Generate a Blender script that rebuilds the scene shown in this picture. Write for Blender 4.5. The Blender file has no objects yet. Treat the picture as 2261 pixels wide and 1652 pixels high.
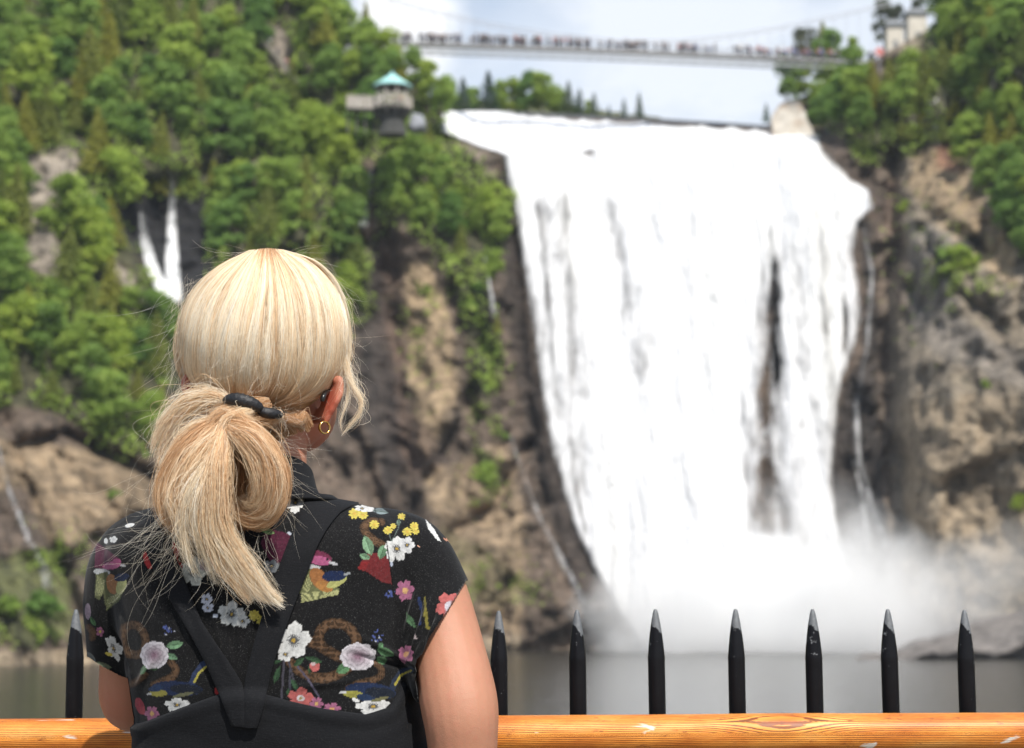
import bpy, bmesh, math, random
import numpy as np
from mathutils import Vector, Matrix, noise as mnoise
from mathutils.bvhtree import BVHTree

rnd = random.Random(7); npr = np.random.default_rng(11)
S = bpy.context.scene; COL = S.collection
R = math.radians

# ------------------------------------------------------------------ camera
EYE = Vector((0, 0, 8.0)); PITCH = 6.45; ROLL = -0.30; FPX = 70 / 36 * 2261.0
CROT = (Matrix.Rotation(R(90 + PITCH), 3, 'X') @ Matrix.Rotation(R(ROLL), 3, 'Z'))
cd = bpy.data.cameras.new('camera'); cam = bpy.data.objects.new('camera', cd); COL.objects.link(cam)
cam.location = EYE; cam.rotation_euler = CROT.to_euler()
cd.lens = 70; cd.sensor_width = 36; cd.clip_start = 0.05; cd.clip_end = 6000
cd.dof.use_dof = True; cd.dof.focus_distance = 2.5; cd.dof.aperture_fstop = 7.2; cd.dof.aperture_blades = 9
S.camera = cam
S.cycles.use_denoising = True
S.cycles.max_bounces = 8; S.cycles.diffuse_bounces = 3; S.cycles.glossy_bounces = 4
S.cycles.transparent_max_bounces = 16; S.cycles.transmission_bounces = 6; S.cycles.volume_bounces = 4
S.cycles.volume_step_rate = 2.0
S.cycles.sample_clamp_indirect = 6

# ------------------------------------------------------------------ sun, sky, exposure
SUN_EL, SUN_AZ = 53.0, 157.0            # azimuth clockwise from +Y: behind the camera and to its right
el, az = R(SUN_EL), R(SUN_AZ)
to_sun = Vector((math.sin(az) * math.cos(el), math.cos(az) * math.cos(el), math.sin(el)))
sl = bpy.data.lights.new('sun', 'SUN'); so = bpy.data.objects.new('sun', sl); COL.objects.link(so)
sl.energy = 4.8; sl.angle = R(0.53); sl.color = (1.0, 0.955, 0.88)
so.rotation_euler = to_sun.to_track_quat('Z', 'Y').to_euler(); so.location = (20, -30, 60)
W = bpy.data.worlds.new('World'); S.world = W; W.use_nodes = True
S.view_settings.view_transform = 'Standard'; S.view_settings.look = 'None'
S.view_settings.exposure = 0.32; S.view_settings.gamma = 1.0

def ray(tx, ty):
    return CROT @ Vector(((tx - 1130.5) / FPX, (826.0 - ty) / FPX, -1.0))
def U(tx, ty, Y):                        # a world point Y metres out, seen at (tx, ty) of the 2261 px wide photo
    d = ray(tx, ty); return EYE + d * (Y / d.y)
_C = np.array(CROT)
def UN(tx, ty, Y):
    tx, ty, Y = np.broadcast_arrays(np.asarray(tx, float), np.asarray(ty, float), np.asarray(Y, float))
    d = np.stack([(tx - 1130.5) / FPX, (826.0 - ty) / FPX, -np.ones_like(tx)], -1) @ _C.T
    return np.array(EYE) + d * (Y / d[..., 1])[..., None]
def PR(P):                               # the reverse: world -> photo
    q = (np.asarray(P) - np.array(EYE)) @ _C
    return np.stack([1130.5 + FPX * q[..., 0] / -q[..., 2], 826.0 - FPX * q[..., 1] / -q[..., 2]], -1)

# ------------------------------------------------------------------ node helpers
class NT:
    def __init__(s, name, world=None):
        if world: s.t = world.node_tree
        else:
            s.m = bpy.data.materials.new(name); s.m.use_nodes = True; s.t = s.m.node_tree
        s.t.nodes.clear()
    def n(s, typ, ins=None, **kw):
        nd = s.t.nodes.new(typ)
        for k, v in kw.items(): setattr(nd, k, v)
        for k, v in (ins or {}).items():
            sk = nd.inputs[k]
            if isinstance(v, bpy.types.NodeSocket): s.t.links.new(v, sk)
            else: sk.default_value = v
        return nd
    def ramp(s, fac, stops, interp='LINEAR'):
        nd = s.n('ShaderNodeValToRGB', {'Fac': fac}); cr = nd.color_ramp; cr.interpolation = interp
        while len(cr.elements) < len(stops): cr.elements.new(0.5)
        for e, (p, c) in zip(cr.elements, stops):
            e.position = p; e.color = (c[0], c[1], c[2], 1) if isinstance(c, (tuple, list)) else (c, c, c, 1)
        return nd.outputs[0]
    def mix(s, f, a, b, bt='MIX'):
        nd = s.n('ShaderNodeMix', data_type='RGBA', blend_type=bt)
        for k, v in ((0, f), (6, a), (7, b)):
            sk = nd.inputs[k]
            if isinstance(v, bpy.types.NodeSocket): s.t.links.new(v, sk)
            else: sk.default_value = v if k == 0 else (*v[:3], 1)
        return nd.outputs[2]
    def math(s, op, a, b=0.0, clamp=False):
        return s.n('ShaderNodeMath', {0: a, 1: b}, operation=op, use_clamp=clamp).outputs[0]
    def coord(s, out='Object', scale=(1, 1, 1), loc=(0, 0, 0), rot=(0, 0, 0)):
        tc = s.n('ShaderNodeTexCoord')
        return s.n('ShaderNodeMapping', {'Vector': tc.outputs[out], 'Scale': scale, 'Location': loc, 'Rotation': rot}).outputs[0]
    def noise(s, vec, scale, detail=4, rough=0.55, dist=0.0, out=0):
        return s.n('ShaderNodeTexNoise', {'Vector': vec, 'Scale': scale, 'Detail': detail, 'Roughness': rough, 'Distortion': dist}).outputs[out]
    def bump(s, h, strength=0.5, dist=0.1):
        return s.n('ShaderNodeBump', {'Height': h, 'Strength': strength, 'Distance': dist}).outputs[0]
    def bsdf(s, **k):
        ins = {}
        for a, v in k.items():
            a = a.replace('_', ' ')
            if isinstance(v, tuple) and len(v) == 3 and 'Radius' not in a: v = (*v, 1)
            ins[a] = v
        return s.n('ShaderNodeBsdfPrincipled', ins)
    def out(s, surf=None, vol=None):
        o = s.n('ShaderNodeOutputMaterial')
        if surf is not None: s.t.links.new(surf, o.inputs[0])
        if vol is not None: s.t.links.new(vol, o.inputs[1])
        return s.m

def simple(name, col, rough=0.6, metal=0.0, var=0.15, vs=8.0, bump=0.0, bdist=0.01):
    t = NT(name); c = t.coord(); nz = t.noise(c, vs, 5)
    base = t.mix(t.ramp(nz, [(0.3, 0.0), (0.7, 1.0)]), tuple(x * (1 - var) for x in col), tuple(min(1, x * (1 + var)) for x in col))
    k = {'Base_Color': base, 'Roughness': rough, 'Metallic': metal}
    if bump: k['Normal'] = t.bump(nz, bump, bdist)
    return t.out(t.bsdf(**k).outputs[0])

# sky: Nishita under broken, bright cloud
t = NT('w', W)
sky = t.n('ShaderNodeTexSky', sky_type='NISHITA', sun_disc=False, sun_elevation=el, sun_rotation=az, air_density=1.0, dust_density=1.5)
skyc = t.n('ShaderNodeVectorMath', {0: sky.outputs[0], 3: 0.115}, operation='SCALE').outputs[0]
tc = t.n('ShaderNodeTexCoord')
mp = t.n('ShaderNodeMapping', {'Vector': tc.outputs['Generated'], 'Scale': (1, 1, 2.2), 'Location': (0.31, 0.0, 0.12)}).outputs[0]
n1 = t.noise(mp, 3.1, 7, 0.52, 0.3); n2 = t.noise(mp, 9.0, 6, 0.6)
def bank(tx, ty, r0, r1, sock='Value'):
    d = ray(tx, ty).normalized()
    dt = t.n('ShaderNodeVectorMath', {0: tc.outputs['Generated'], 1: tuple(d)}, operation='DISTANCE').outputs['Value']
    dt = t.math('ADD', dt, t.math('MULTIPLY', t.math('SUBTRACT', n2, 0.5), r1 * 0.9))
    return t.n('ShaderNodeMapRange', {0: dt, 1: r0, 2: r1, 3: 1.0, 4: 0.0}).outputs[0]
b1 = bank(860, 40, 0.028, 0.062); b2 = bank(1500, -20, 0.05, 0.16); b3 = bank(1950, 60, 0.03, 0.12); gap = bank(712, -5, 0.008, 0.026)
m = t.math('ADD', t.ramp(n1, [(0.40, 0.25), (0.66, 0.85)]), 0.0)
m = t.math('MAXIMUM', m, t.math('MULTIPLY', b2, 0.85)); m = t.math('MAXIMUM', m, t.math('MULTIPLY', b3, 0.8)); m = t.math('MAXIMUM', m, b1)
m = t.math('MULTIPLY', m, t.math('SUBTRACT', 1.0, gap), clamp=True)
cl = t.mix(b1, (0.56, 0.665, 0.81), (0.94, 0.95, 0.97))
cl = t.mix(t.math('MULTIPLY', b2, 0.95), cl, (0.83, 0.86, 0.91))
cl = t.mix(t.math('MULTIPLY', b3, 0.8), cl, (0.80, 0.84, 0.90))
allc = t.mix(m, skyc, cl)
bg = t.n('ShaderNodeBackground', {'Color': allc, 'Strength': 1.0})
wo = t.n('ShaderNodeOutputWorld'); t.t.links.new(bg.outputs[0], wo.inputs[0])

# ------------------------------------------------------------------ object helpers
def link(name, me, mat=None, parent=None):
    o = bpy.data.objects.new(name, me); COL.objects.link(o)
    if mat: me.materials.append(mat)
    if parent: o.parent = parent
    return o
def tag(o, label=None, cat=None, group=None, kind=None):
    for k, v in (('label', label), ('category', cat), ('group', group), ('kind', kind)):
        if v: o[k] = v
    return o
def empty(name, loc=(0, 0, 0), parent=None):
    o = bpy.data.objects.new(name, None); COL.objects.link(o); o.location = loc; o.empty_display_size = 0.2
    if parent: o.parent = parent
    return o
def mesh_np(name, V, F, smooth=True):
    V = np.asarray(V, np.float32); F = np.asarray(F, np.int32)
    me = bpy.data.meshes.new(name); me.vertices.add(len(V)); me.vertices.foreach_set('co', V.ravel())
    k = F.shape[1]; me.loops.add(F.size); me.loops.foreach_set('vertex_index', F.ravel())
    me.polygons.add(len(F)); me.polygons.foreach_set('loop_start', np.arange(0, F.size, k, dtype=np.int32))
    try: me.polygons.foreach_set('loop_total', np.full(len(F), k, np.int32))
    except Exception: pass
    me.update(calc_edges=True); me.validate()
    if smooth: me.polygons.foreach_set('use_smooth', np.ones(len(me.polygons), bool))
    return me
def grid_faces(nu, nv):
    i = np.arange(nv - 1)[:, None] * nu + np.arange(nu - 1)[None, :]
    return np.stack([i, i + 1, i + nu + 1, i + nu], -1).reshape(-1, 4)
def set_col(me, name, C):
    a = me.attributes.new(name, 'FLOAT_COLOR', 'POINT')
    C = np.asarray(C, np.float32)
    if C.shape[1] == 3: C = np.concatenate([C, np.ones((len(C), 1), np.float32)], 1)
    a.data.foreach_set('color', C.ravel())
def set_f(me, name, A):
    me.attributes.new(name, 'FLOAT', 'POINT').data.foreach_set('value', np.asarray(A, np.float32).ravel())
class MB:                                   # collects simple solids into one mesh
    def __init__(s): s.v = []; s.f = []
    def add(s, V, F):
        b = len(s.v); s.v += [tuple(p) for p in V]; s.f += [tuple(i + b for i in f) for f in F]
    def box(s, c, d, M=None):
        x, y, z = [q / 2 for q in d]; c = Vector(c)
        V = [Vector((sx * x, sy * y, sz * z)) for sz in (-1, 1) for sy in (-1, 1) for sx in (-1, 1)]
        V = [(M @ v if M else v) + c for v in V]
        s.add(V, [(0, 2, 3, 1), (4, 5, 7, 6), (0, 1, 5, 4), (2, 6, 7, 3), (0, 4, 6, 2), (1, 3, 7, 5)])
    def tube(s, pts, rad, n=8, cap=True):
        pts = [Vector(p) for p in pts]; rs = rad if hasattr(rad, '__len__') else [rad] * len(pts)
        V = []; up = None
        for i, p in enumerate(pts):
            d = (pts[min(i + 1, len(pts) - 1)] - pts[max(i - 1, 0)]).normalized()
            if up is None: up = Vector((0, 0, 1)) if abs(d.z) < 0.9 else Vector((0, 1, 0))
            a = d.cross(up).normalized(); b = a.cross(d).normalized(); up = b
            for k in range(n):
                w = 2 * math.pi * k / n; V.append(p + (a * math.cos(w) + b * math.sin(w)) * rs[i])
        F = [(i * n + k, i * n + (k + 1) % n, (i + 1) * n + (k + 1) % n, (i + 1) * n + k) for i in range(len(pts) - 1) for k in range(n)]
        if cap: F += [tuple(range(n))[::-1], tuple(range((len(pts) - 1) * n, len(pts) * n))]
        s.add(V, F)
    def lathe(s, prof, c=(0, 0, 0), n=16):
        c = Vector(c); V = [c + Vector((r * math.cos(2 * math.pi * k / n), r * math.sin(2 * math.pi * k / n), z)) for r, z in prof for k in range(n)]
        F = [(i * n + k, i * n + (k + 1) % n, (i + 1) * n + (k + 1) % n, (i + 1) * n + k) for i in range(len(prof) - 1) for k in range(n)]
        F += [tuple(range(n))[::-1], tuple(range((len(prof) - 1) * n, len(prof) * n))]
        s.add(V, F)
    def build(s, name, mat, parent=None, smooth=False, bevel=0):
        me = bpy.data.meshes.new(name); me.from_pydata([tuple(v) for v in s.v], [], s.f); me.update()
        bm = bmesh.new(); bm.from_mesh(me); bmesh.ops.recalc_face_normals(bm, faces=bm.faces)
        if bevel: bmesh.ops.bevel(bm, geom=list(bm.edges), offset=bevel, segments=2, affect='EDGES', profile=0.6)
        bm.to_mesh(me); bm.free()
        if smooth: me.polygons.foreach_set('use_smooth', np.ones(len(me.polygons), bool))
        return link(name, me, mat, parent)
def inpoly(px, py, poly):
    px = np.asarray(px, float); py = np.asarray(py, float); r = np.zeros(px.shape, bool); n = len(poly)
    for i in range(n):
        x0, y0 = poly[i]; x1, y1 = poly[(i + 1) % n]
        if y0 == y1: continue
        c = ((y0 > py) != (y1 > py)) & (px < (x1 - x0) * (py - y0) / (y1 - y0) + x0); r ^= c
    return r
def sstep(a, b, x):
    q = np.clip((np.asarray(x, float) - a) / (b - a), 0, 1); return q * q * (3 - 2 * q)
def copy_tree(o, parent=None):
    c = o.copy(); COL.objects.link(c)
    if parent: c.parent = parent
    for ch in [x for x in o.children]: copy_tree(ch, c)
    return c
# ================================================================== LAND
def lerp_tab(tab):
    X = [a for a, b in tab]; Y = [b for a, b in tab]
    return lambda x: np.interp(x, X, Y)
Yb = lerp_tab([(-500, 225), (0, 250), (500, 278), (900, 300), (1300, 318), (1900, 314), (2100, 298), (2400, 262), (2800, 235)])
Rec = lerp_tab([(-500, 95), (0, 90), (500, 70), (850, 48), (1050, 26), (1150, 22), (1850, 24), (2000, 36), (2400, 60), (2800, 80)])
Top = lerp_tab([(-500, -260), (400, -170), (620, -60), (720, 30), (760, 120), (900, 165), (960, 225), (990, 250), (1400, 268), (1690, 282), (1715, 255), (1745, 222), (1790, 208), (1850, 190), (1900, 160), (1950, 120), (2060, 60), (2260, -40), (2800, -260)])
def water_ty(tx): 
    y = Yb(tx); return PR(np.stack([(np.asarray(tx) - 1130.5) / FPX * y, y, np.zeros_like(y)], -1))[..., 1]
LIP_L = [(250, 970), (290, 975), (320, 1045), (340, 1110), (380, 1118), (450, 1132), (550, 1150), (700, 1172), (850, 1192), (1000, 1218),
         (1150, 1262), (1250, 1308), (1350, 1362), (1440, 1425), (1500, 1460)]
LIP_R = [(280, 1800), (300, 1812), (335, 1822), (365, 1850), (400, 1885), (420, 1925), (460, 1930), (490, 1898), (560, 1885), (640, 1900), (710, 1903),
         (790, 1882), (850, 1858), (950, 1848), (1050, 1838), (1150, 1850), (1230, 1865), (1320, 1920), (1400, 1990), (1500, 2060)]
fl = lerp_tab(LIP_L); fr = lerp_tab(LIP_R)
def cliffY(tx, ty):
    tx = np.asarray(tx, float); ty = np.asarray(ty, float)
    tb = water_ty(tx); tt = Top(tx); h = np.clip((tb - ty) / (tb - tt), -0.1, 1.2)
    Y = Yb(tx) + Rec(tx) * np.sign(h) * np.abs(h) ** 1.15
    infall = sstep(930, 1080, tx) * (1 - sstep(1800, 1900, tx))
    Y = Y + infall * 26 * np.clip((340 - ty) / 75, 0, 1.3)
    Y = Y - 9 * np.exp(-((tx - 1170 - (ty - 500) * 0.16) / 90) ** 2) * sstep(330, 700, ty) * 0.0
    # buttress of rock right of the falls and hollow where the twin side falls drop
    Y = Y - 10 * np.exp(-((tx - 2090) / 110) ** 2) * sstep(280, 520, ty)
    Y = Y + 9 * np.exp(-((tx - 365) / 110) ** 2 - ((ty - 500) / 120) ** 2)
    return Y
NU, NV = 460, 300
tu = np.linspace(-420, 2680, NU); vv = np.linspace(0, 1, NV)
TX = np.broadcast_to(tu, (NV, NU)).copy()
TT = Top(tu)[None]; TB = (water_ty(tu) + 14)[None]
TY = TT + (TB - TT) * vv[:, None]
BY = cliffY(TX, TY)
Pb = UN(TX, TY, BY)
def fbm(P, scale, oct=5, off=0.0, fn=None):
    f = fn or (lambda v: mnoise.fractal(v, 0.9, 2.1, oct))
    return np.array([f(Vector((p[0] * scale + off, p[1] * scale, p[2] * scale))) for p in P.reshape(-1, 3)]).reshape(P.shape[:-1])
n_big = fbm(Pb * np.array([1, 1, 0.55]), 0.055, 4)
n_rdg = fbm(Pb * np.array([1, 1, 0.6]), 0.11, 5, 7.3, lambda v: mnoise.ridged_multi_fractal(v, 1.0, 2.2, 5, 1.0, 2.0))
n_fin = fbm(Pb, 0.35, 4, 3.1)
infallm = sstep(-60, 20, TX - fl(TY)) * (1 - sstep(-20, 40, TX - fr(TY)))
amp = 1 - 0.8 * infallm
disp = amp * (3.2 * n_big + 2.0 * (n_rdg - 1.2) + 0.9 * n_fin)
# diagonal ledges in the rock
led = np.sin(Pb[..., 2] * 0.42 + Pb[..., 0] * 0.36 + 2.5 * n_big)
disp += amp * 0.8 * np.abs(led) * (1 - 0.5 * infallm)
led2 = np.sin(Pb[..., 2] * 0.30 - Pb[..., 0] * 0.62 + 3.5 * n_big + 1.0)
disp -= amp * 1.1 * sstep(0.3, 0.95, led2) * sstep(1000, 1100, TX + 0 * TY) * 0.8
def crack(pts_, w, k):
    d = np.full(TX.shape, 1e9)
    for (x0, y0), (x1, y1) in zip(pts_[:-1], pts_[1:]):
        dx, dy = x1 - x0, y1 - y0; s_ = np.clip(((TX - x0) * dx + (TY - y0) * dy) / (dx * dx + dy * dy), 0, 1); d = np.minimum(d, np.hypot(TX - x0 - s_ * dx + 8 * n_fin, TY - y0 - s_ * dy))
    return k * np.exp(-(d / w) ** 2)
for pts_, w_, k_ in [([(1040, 860), (1010, 940), (950, 1060), (900, 1160), (870, 1280)], 16, 4.5), ([(845, 520), (860, 700), (890, 880), (905, 1050), (890, 1200)], 26, 5), ([(1170, 980), (1090, 1120), (1010, 1170), (960, 1230)], 12, 3.5), ([(1000, 640), (1035, 800), (1050, 920)], 14, 3.5),
                    ([(1130, 520), (1150, 800), (1185, 1040), (1240, 1240), (1300, 1400)], 18, 2.2), ([(50, 980), (150, 960), (250, 1010), (340, 1050)], 14, 5), ([(310, 1140), (200, 1200), (150, 1260)], 12, 3), ([(0, 900), (60, 1080), (130, 1250), (180, 1350)], 16, 3),
                    ([(740, 900), (800, 1000), (850, 1150), (950, 1300)], 18, 4), ([(1120, 1290), (1080, 1400)], 18, 4), ([(2060, 480), (2130, 520), (2180, 560)], 16, 3), ([(1975, 350), (1965, 480), (1990, 560)], 20, 5), ([(2010, 640), (2100, 760), (2261, 830)], 22, 2), ([(1960, 560), (1950, 800), (1975, 1000), (2010, 1200)], 26, 5), ([(2030, 500), (2110, 640), (2190, 700)], 10, 2.5)]: disp += crack(pts_, w_, k_)
# big facets: blocks of rock turned to and from the sun
fq = np.array([mnoise.cell(Vector((p[0] * .055 + p[2] * .02, 0, p[2] * .05 - p[0] * .02))) for p in Pb.reshape(-1, 3)]).reshape(TX.shape)
for _ in range(4): fq[1:-1, 1:-1] = (fq[:-2, 1:-1] + fq[2:, 1:-1] + fq[1:-1, :-2] + fq[1:-1, 2:] + fq[1:-1, 1:-1]) / 5
disp += amp * 2.4 * (fq - .5) + amp * 1.3 * np.abs(np.sin(TX / 19.0 + 3.0 * n_big + TY / 400.0)) ** .5
disp -= amp * 3.5 * np.maximum(0, np.sin(TX / 62.0 + TY / 240.0 + 2 * n_big)) * sstep(700, 850, TX) * (1 - sstep(1120, 1200, TX))
edge = sstep(0, 0.03, vv)[:, None]
BYd = BY + disp * edge
PW = UN(TX, TY, BYd)
# forest polygons (photo coordinates) and bare rock windows
FOREST = [[(-430, -300), (760, -300), (745, 60), (860, 120), (990, 190), (985, 290), (1060, 370), (1110, 420), (1128, 500), (1100, 590), (1075, 640),
           (1090, 720), (1115, 790), (1085, 880), (1035, 870), (1030, 740), (1005, 640), (960, 560), (880, 490), (815, 560), (825, 700), (700, 760), (300, 900),
           (390, 960), (330, 1010), (215, 1010), (180, 930), (80, 900), (-430, 900)],
          [(1715, 150), (1950, 60), (2060, 30), (2300, -100), (2680, -300), (2680, 760), (2290, 600), (2230, 520), (2170, 410), (2085, 310), (2010, 345), (1960, 360), (1900, 372),
           (1860, 300), (1815, 296), (1795, 270), (1780, 235), (1740, 232), (1712, 190)]]
BARE = [[(45, 350), (160, 325), (205, 425), (190, 455), (60, 450)], [(45, 480), (120, 475), (140, 640), (60, 600)], [(245, 440), (470, 440), (470, 610), (420, 690), (370, 670), (300, 560)],
        [(570, 65), (625, 60), (660, 130), (640, 180), (590, 140)], [(790, 370), (835, 340), (835, 520), (800, 540)],
        [(210, 540), (300, 620), (350, 700), (260, 640)], [(540, 360), (585, 360), (580, 420), (540, 420)],
        [(1880, 150), (2010, 60), (2040, 120), (1900, 190)]]
NOTREE = [[(40, 340), (205, 330), (220, 500), (60, 500)], [(40, 480), (130, 480), (155, 690), (60, 680)], [(205, 550), (305, 620), (365, 740), (260, 730)], [(250, 440), (440, 440), (440, 780), (350, 760)], [(540, 360), (590, 360), (590, 450), (540, 450)], [(570, 60), (640, 60), (665, 175), (600, 170)], [(790, 350), (840, 340), (840, 570), (795, 560)], [(765, 195), (915, 150), (945, 285), (760, 300)], [(880, 200), (945, 200), (965, 300), (880, 300)]]
def forest_mask(x, y):
    m = np.zeros(np.shape(x), bool)
    for p in FOREST: m |= inpoly(x, y, p)
    for p in BARE: m &= ~inpoly(x, y, p)
    return m
wx = TX + 14 * n_big + 10 * n_fin; wy = TY + 14 * n_fin + 10 * (n_rdg - 1)
C = np.empty(TX.shape + (3,)); C[:] = (0.135, 0.105, 0.083)
rightside = sstep(1930, 2010, TX)
C += (np.array((0.27, 0.235, 0.185)) - C) * rightside[..., None]
def paint(poly, col, k=1.0):
    mk = inpoly(wx, wy, poly); C[mk] = C[mk] * (1 - k) + np.array(col) * k
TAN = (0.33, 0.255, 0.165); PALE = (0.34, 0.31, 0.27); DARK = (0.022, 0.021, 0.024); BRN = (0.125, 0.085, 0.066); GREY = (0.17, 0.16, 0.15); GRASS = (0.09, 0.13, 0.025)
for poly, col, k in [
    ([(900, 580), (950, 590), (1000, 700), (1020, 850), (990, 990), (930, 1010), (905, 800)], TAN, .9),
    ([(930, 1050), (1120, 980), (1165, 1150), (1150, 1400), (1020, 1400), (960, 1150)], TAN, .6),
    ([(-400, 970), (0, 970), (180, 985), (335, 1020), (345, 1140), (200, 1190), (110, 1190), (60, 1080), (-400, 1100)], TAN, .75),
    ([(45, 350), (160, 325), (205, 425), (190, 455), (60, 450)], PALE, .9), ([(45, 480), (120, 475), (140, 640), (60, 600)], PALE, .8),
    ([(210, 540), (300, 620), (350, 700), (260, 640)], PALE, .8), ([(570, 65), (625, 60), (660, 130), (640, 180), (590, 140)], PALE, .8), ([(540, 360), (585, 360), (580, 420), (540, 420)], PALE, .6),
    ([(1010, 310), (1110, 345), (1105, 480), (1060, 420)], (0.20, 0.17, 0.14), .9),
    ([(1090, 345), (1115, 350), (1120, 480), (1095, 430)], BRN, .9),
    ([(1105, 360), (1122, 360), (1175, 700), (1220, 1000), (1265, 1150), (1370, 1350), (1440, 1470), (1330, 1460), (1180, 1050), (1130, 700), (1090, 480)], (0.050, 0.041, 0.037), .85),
    ([(245, 430), (470, 430), (475, 600), (440, 660), (385, 670), (300, 560)], (0.010, 0.010, 0.013), 1),  # shade of the hollow behind the twin falls, painted into the rock
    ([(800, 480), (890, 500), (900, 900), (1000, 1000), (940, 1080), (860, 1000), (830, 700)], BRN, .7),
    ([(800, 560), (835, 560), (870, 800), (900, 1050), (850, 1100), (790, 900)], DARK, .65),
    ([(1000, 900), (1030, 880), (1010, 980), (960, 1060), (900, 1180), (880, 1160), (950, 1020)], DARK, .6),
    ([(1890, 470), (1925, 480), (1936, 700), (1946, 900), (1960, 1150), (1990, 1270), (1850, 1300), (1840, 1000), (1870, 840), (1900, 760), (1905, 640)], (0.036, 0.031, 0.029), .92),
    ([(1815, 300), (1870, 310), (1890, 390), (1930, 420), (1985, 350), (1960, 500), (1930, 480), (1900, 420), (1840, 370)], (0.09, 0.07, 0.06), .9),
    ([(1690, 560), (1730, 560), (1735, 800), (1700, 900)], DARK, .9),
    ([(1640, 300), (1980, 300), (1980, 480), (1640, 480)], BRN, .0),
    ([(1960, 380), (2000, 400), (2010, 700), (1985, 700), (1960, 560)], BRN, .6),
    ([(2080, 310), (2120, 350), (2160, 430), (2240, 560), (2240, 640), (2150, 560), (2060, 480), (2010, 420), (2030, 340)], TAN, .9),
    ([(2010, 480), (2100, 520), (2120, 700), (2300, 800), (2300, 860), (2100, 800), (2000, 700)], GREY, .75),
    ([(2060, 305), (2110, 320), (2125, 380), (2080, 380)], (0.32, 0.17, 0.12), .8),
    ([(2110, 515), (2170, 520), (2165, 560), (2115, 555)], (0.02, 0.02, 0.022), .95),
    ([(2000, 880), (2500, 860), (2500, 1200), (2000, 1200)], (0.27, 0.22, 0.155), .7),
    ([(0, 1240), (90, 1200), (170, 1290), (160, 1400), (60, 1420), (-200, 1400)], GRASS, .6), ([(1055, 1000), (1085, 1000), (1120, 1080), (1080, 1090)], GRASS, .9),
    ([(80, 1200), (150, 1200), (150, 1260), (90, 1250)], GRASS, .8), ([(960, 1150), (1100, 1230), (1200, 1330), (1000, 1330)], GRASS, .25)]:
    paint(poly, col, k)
fm = forest_mask(TX, TY); C[fm] = C[fm] * 0.25 + np.array((0.05, 0.06, 0.022)) * 0.75
beach = (TY > water_ty(TX) - 34) & (TX < 1150); C[beach] = (0.36, 0.30, 0.22)
strata = 0.5 + 0.5 * led; C *= (0.78 + 0.34 * strata)[..., None]
for _ in range(2):
    C[1:-1, 1:-1] = (C[1:-1, 1:-1] * 2 + C[:-2, 1:-1] + C[2:, 1:-1] + C[1:-1, :-2] + C[1:-1, 2:]) / 6
C *= np.array([1.17, 1.10, 1.03])
# plateau rows behind the brink
rows = [PW]; crow = [C]
last = PW[:1]; lc = C[:1]
back = []
for d, dz in ((4, 1.0), (12, 2.0), (30, 3.0), (70, 4.0), (160, 4.0)):
    q = last.copy(); q[..., 1] += d; q[..., 0] *= (1 + d / 330.0)
    lift = 1 - sstep(950, 1000, TX[:1]) * (1 - sstep(1800, 1850, TX[:1]))
    q[..., 2] += np.where(lift > 0.5, dz * 1.2, -2.5); back.append(q)
PWa = np.concatenate(back[::-1] + [PW], 0); Ca = np.concatenate([lc] * len(back) + [C], 0)
t = NT('rock')
at = t.n('ShaderNodeAttribute', attribute_name='rock').outputs['Color']
c = t.coord(); cs = t.coord(scale=(0.35, 0.35, 1.0), rot=(0, 0.5, 0))
nz = t.noise(c, 0.5, 8, 0.62); st = t.noise(cs, 0.9, 6, 0.65, 0.8); cr = t.noise(cs, 0.33, 5, 0.6, 1.2)
b = t.mix(1.0, at, t.ramp(nz, [(0.3, 0.68), (0.55, 1.0), (0.75, 1.3)]), 'MULTIPLY')
b = t.mix(1.0, b, t.ramp(st, [(0.36, 0.55), (0.5, 1.0), (0.7, 1.15)]), 'MULTIPLY')
vs_ = t.noise(t.coord(scale=(0.5, 0.5, 0.045)), 1.1, 6, 0.62, 0.5); b = t.mix(1.0, b, t.ramp(vs_, [(0.36, 0.42), (0.48, 0.95), (0.66, 1.22)]), 'MULTIPLY')
b = t.mix(t.ramp(cr, [(0.60, 0.0), (0.72, 0.35)]), b, (0.075, 0.085, 0.03))
hh = t.math('ADD', t.math('MULTIPLY', nz, 0.8), t.math('ADD', t.math('MULTIPLY', st, 0.8), t.math('MULTIPLY', vs_, 0.9)))
M_ROCK = t.out(t.bsdf(Base_Color=b, Roughness=0.85, Normal=t.bump(hh, 0.9, 1.6)).outputs[0])
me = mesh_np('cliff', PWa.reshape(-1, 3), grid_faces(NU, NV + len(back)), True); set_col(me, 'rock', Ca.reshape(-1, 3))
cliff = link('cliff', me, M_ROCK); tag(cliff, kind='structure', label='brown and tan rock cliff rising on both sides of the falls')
bvhc = BVHTree.FromPolygons([tuple(p) for p in PWa.reshape(-1, 3)], grid_faces(NU, NV + len(back)).tolist())
def surf(tx, ty, back=0.0):
    d = ray(tx, ty).normalized(); h = bvhc.ray_cast(EYE, d, 900)
    return (h[0] + d * back) if h[0] else None

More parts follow.
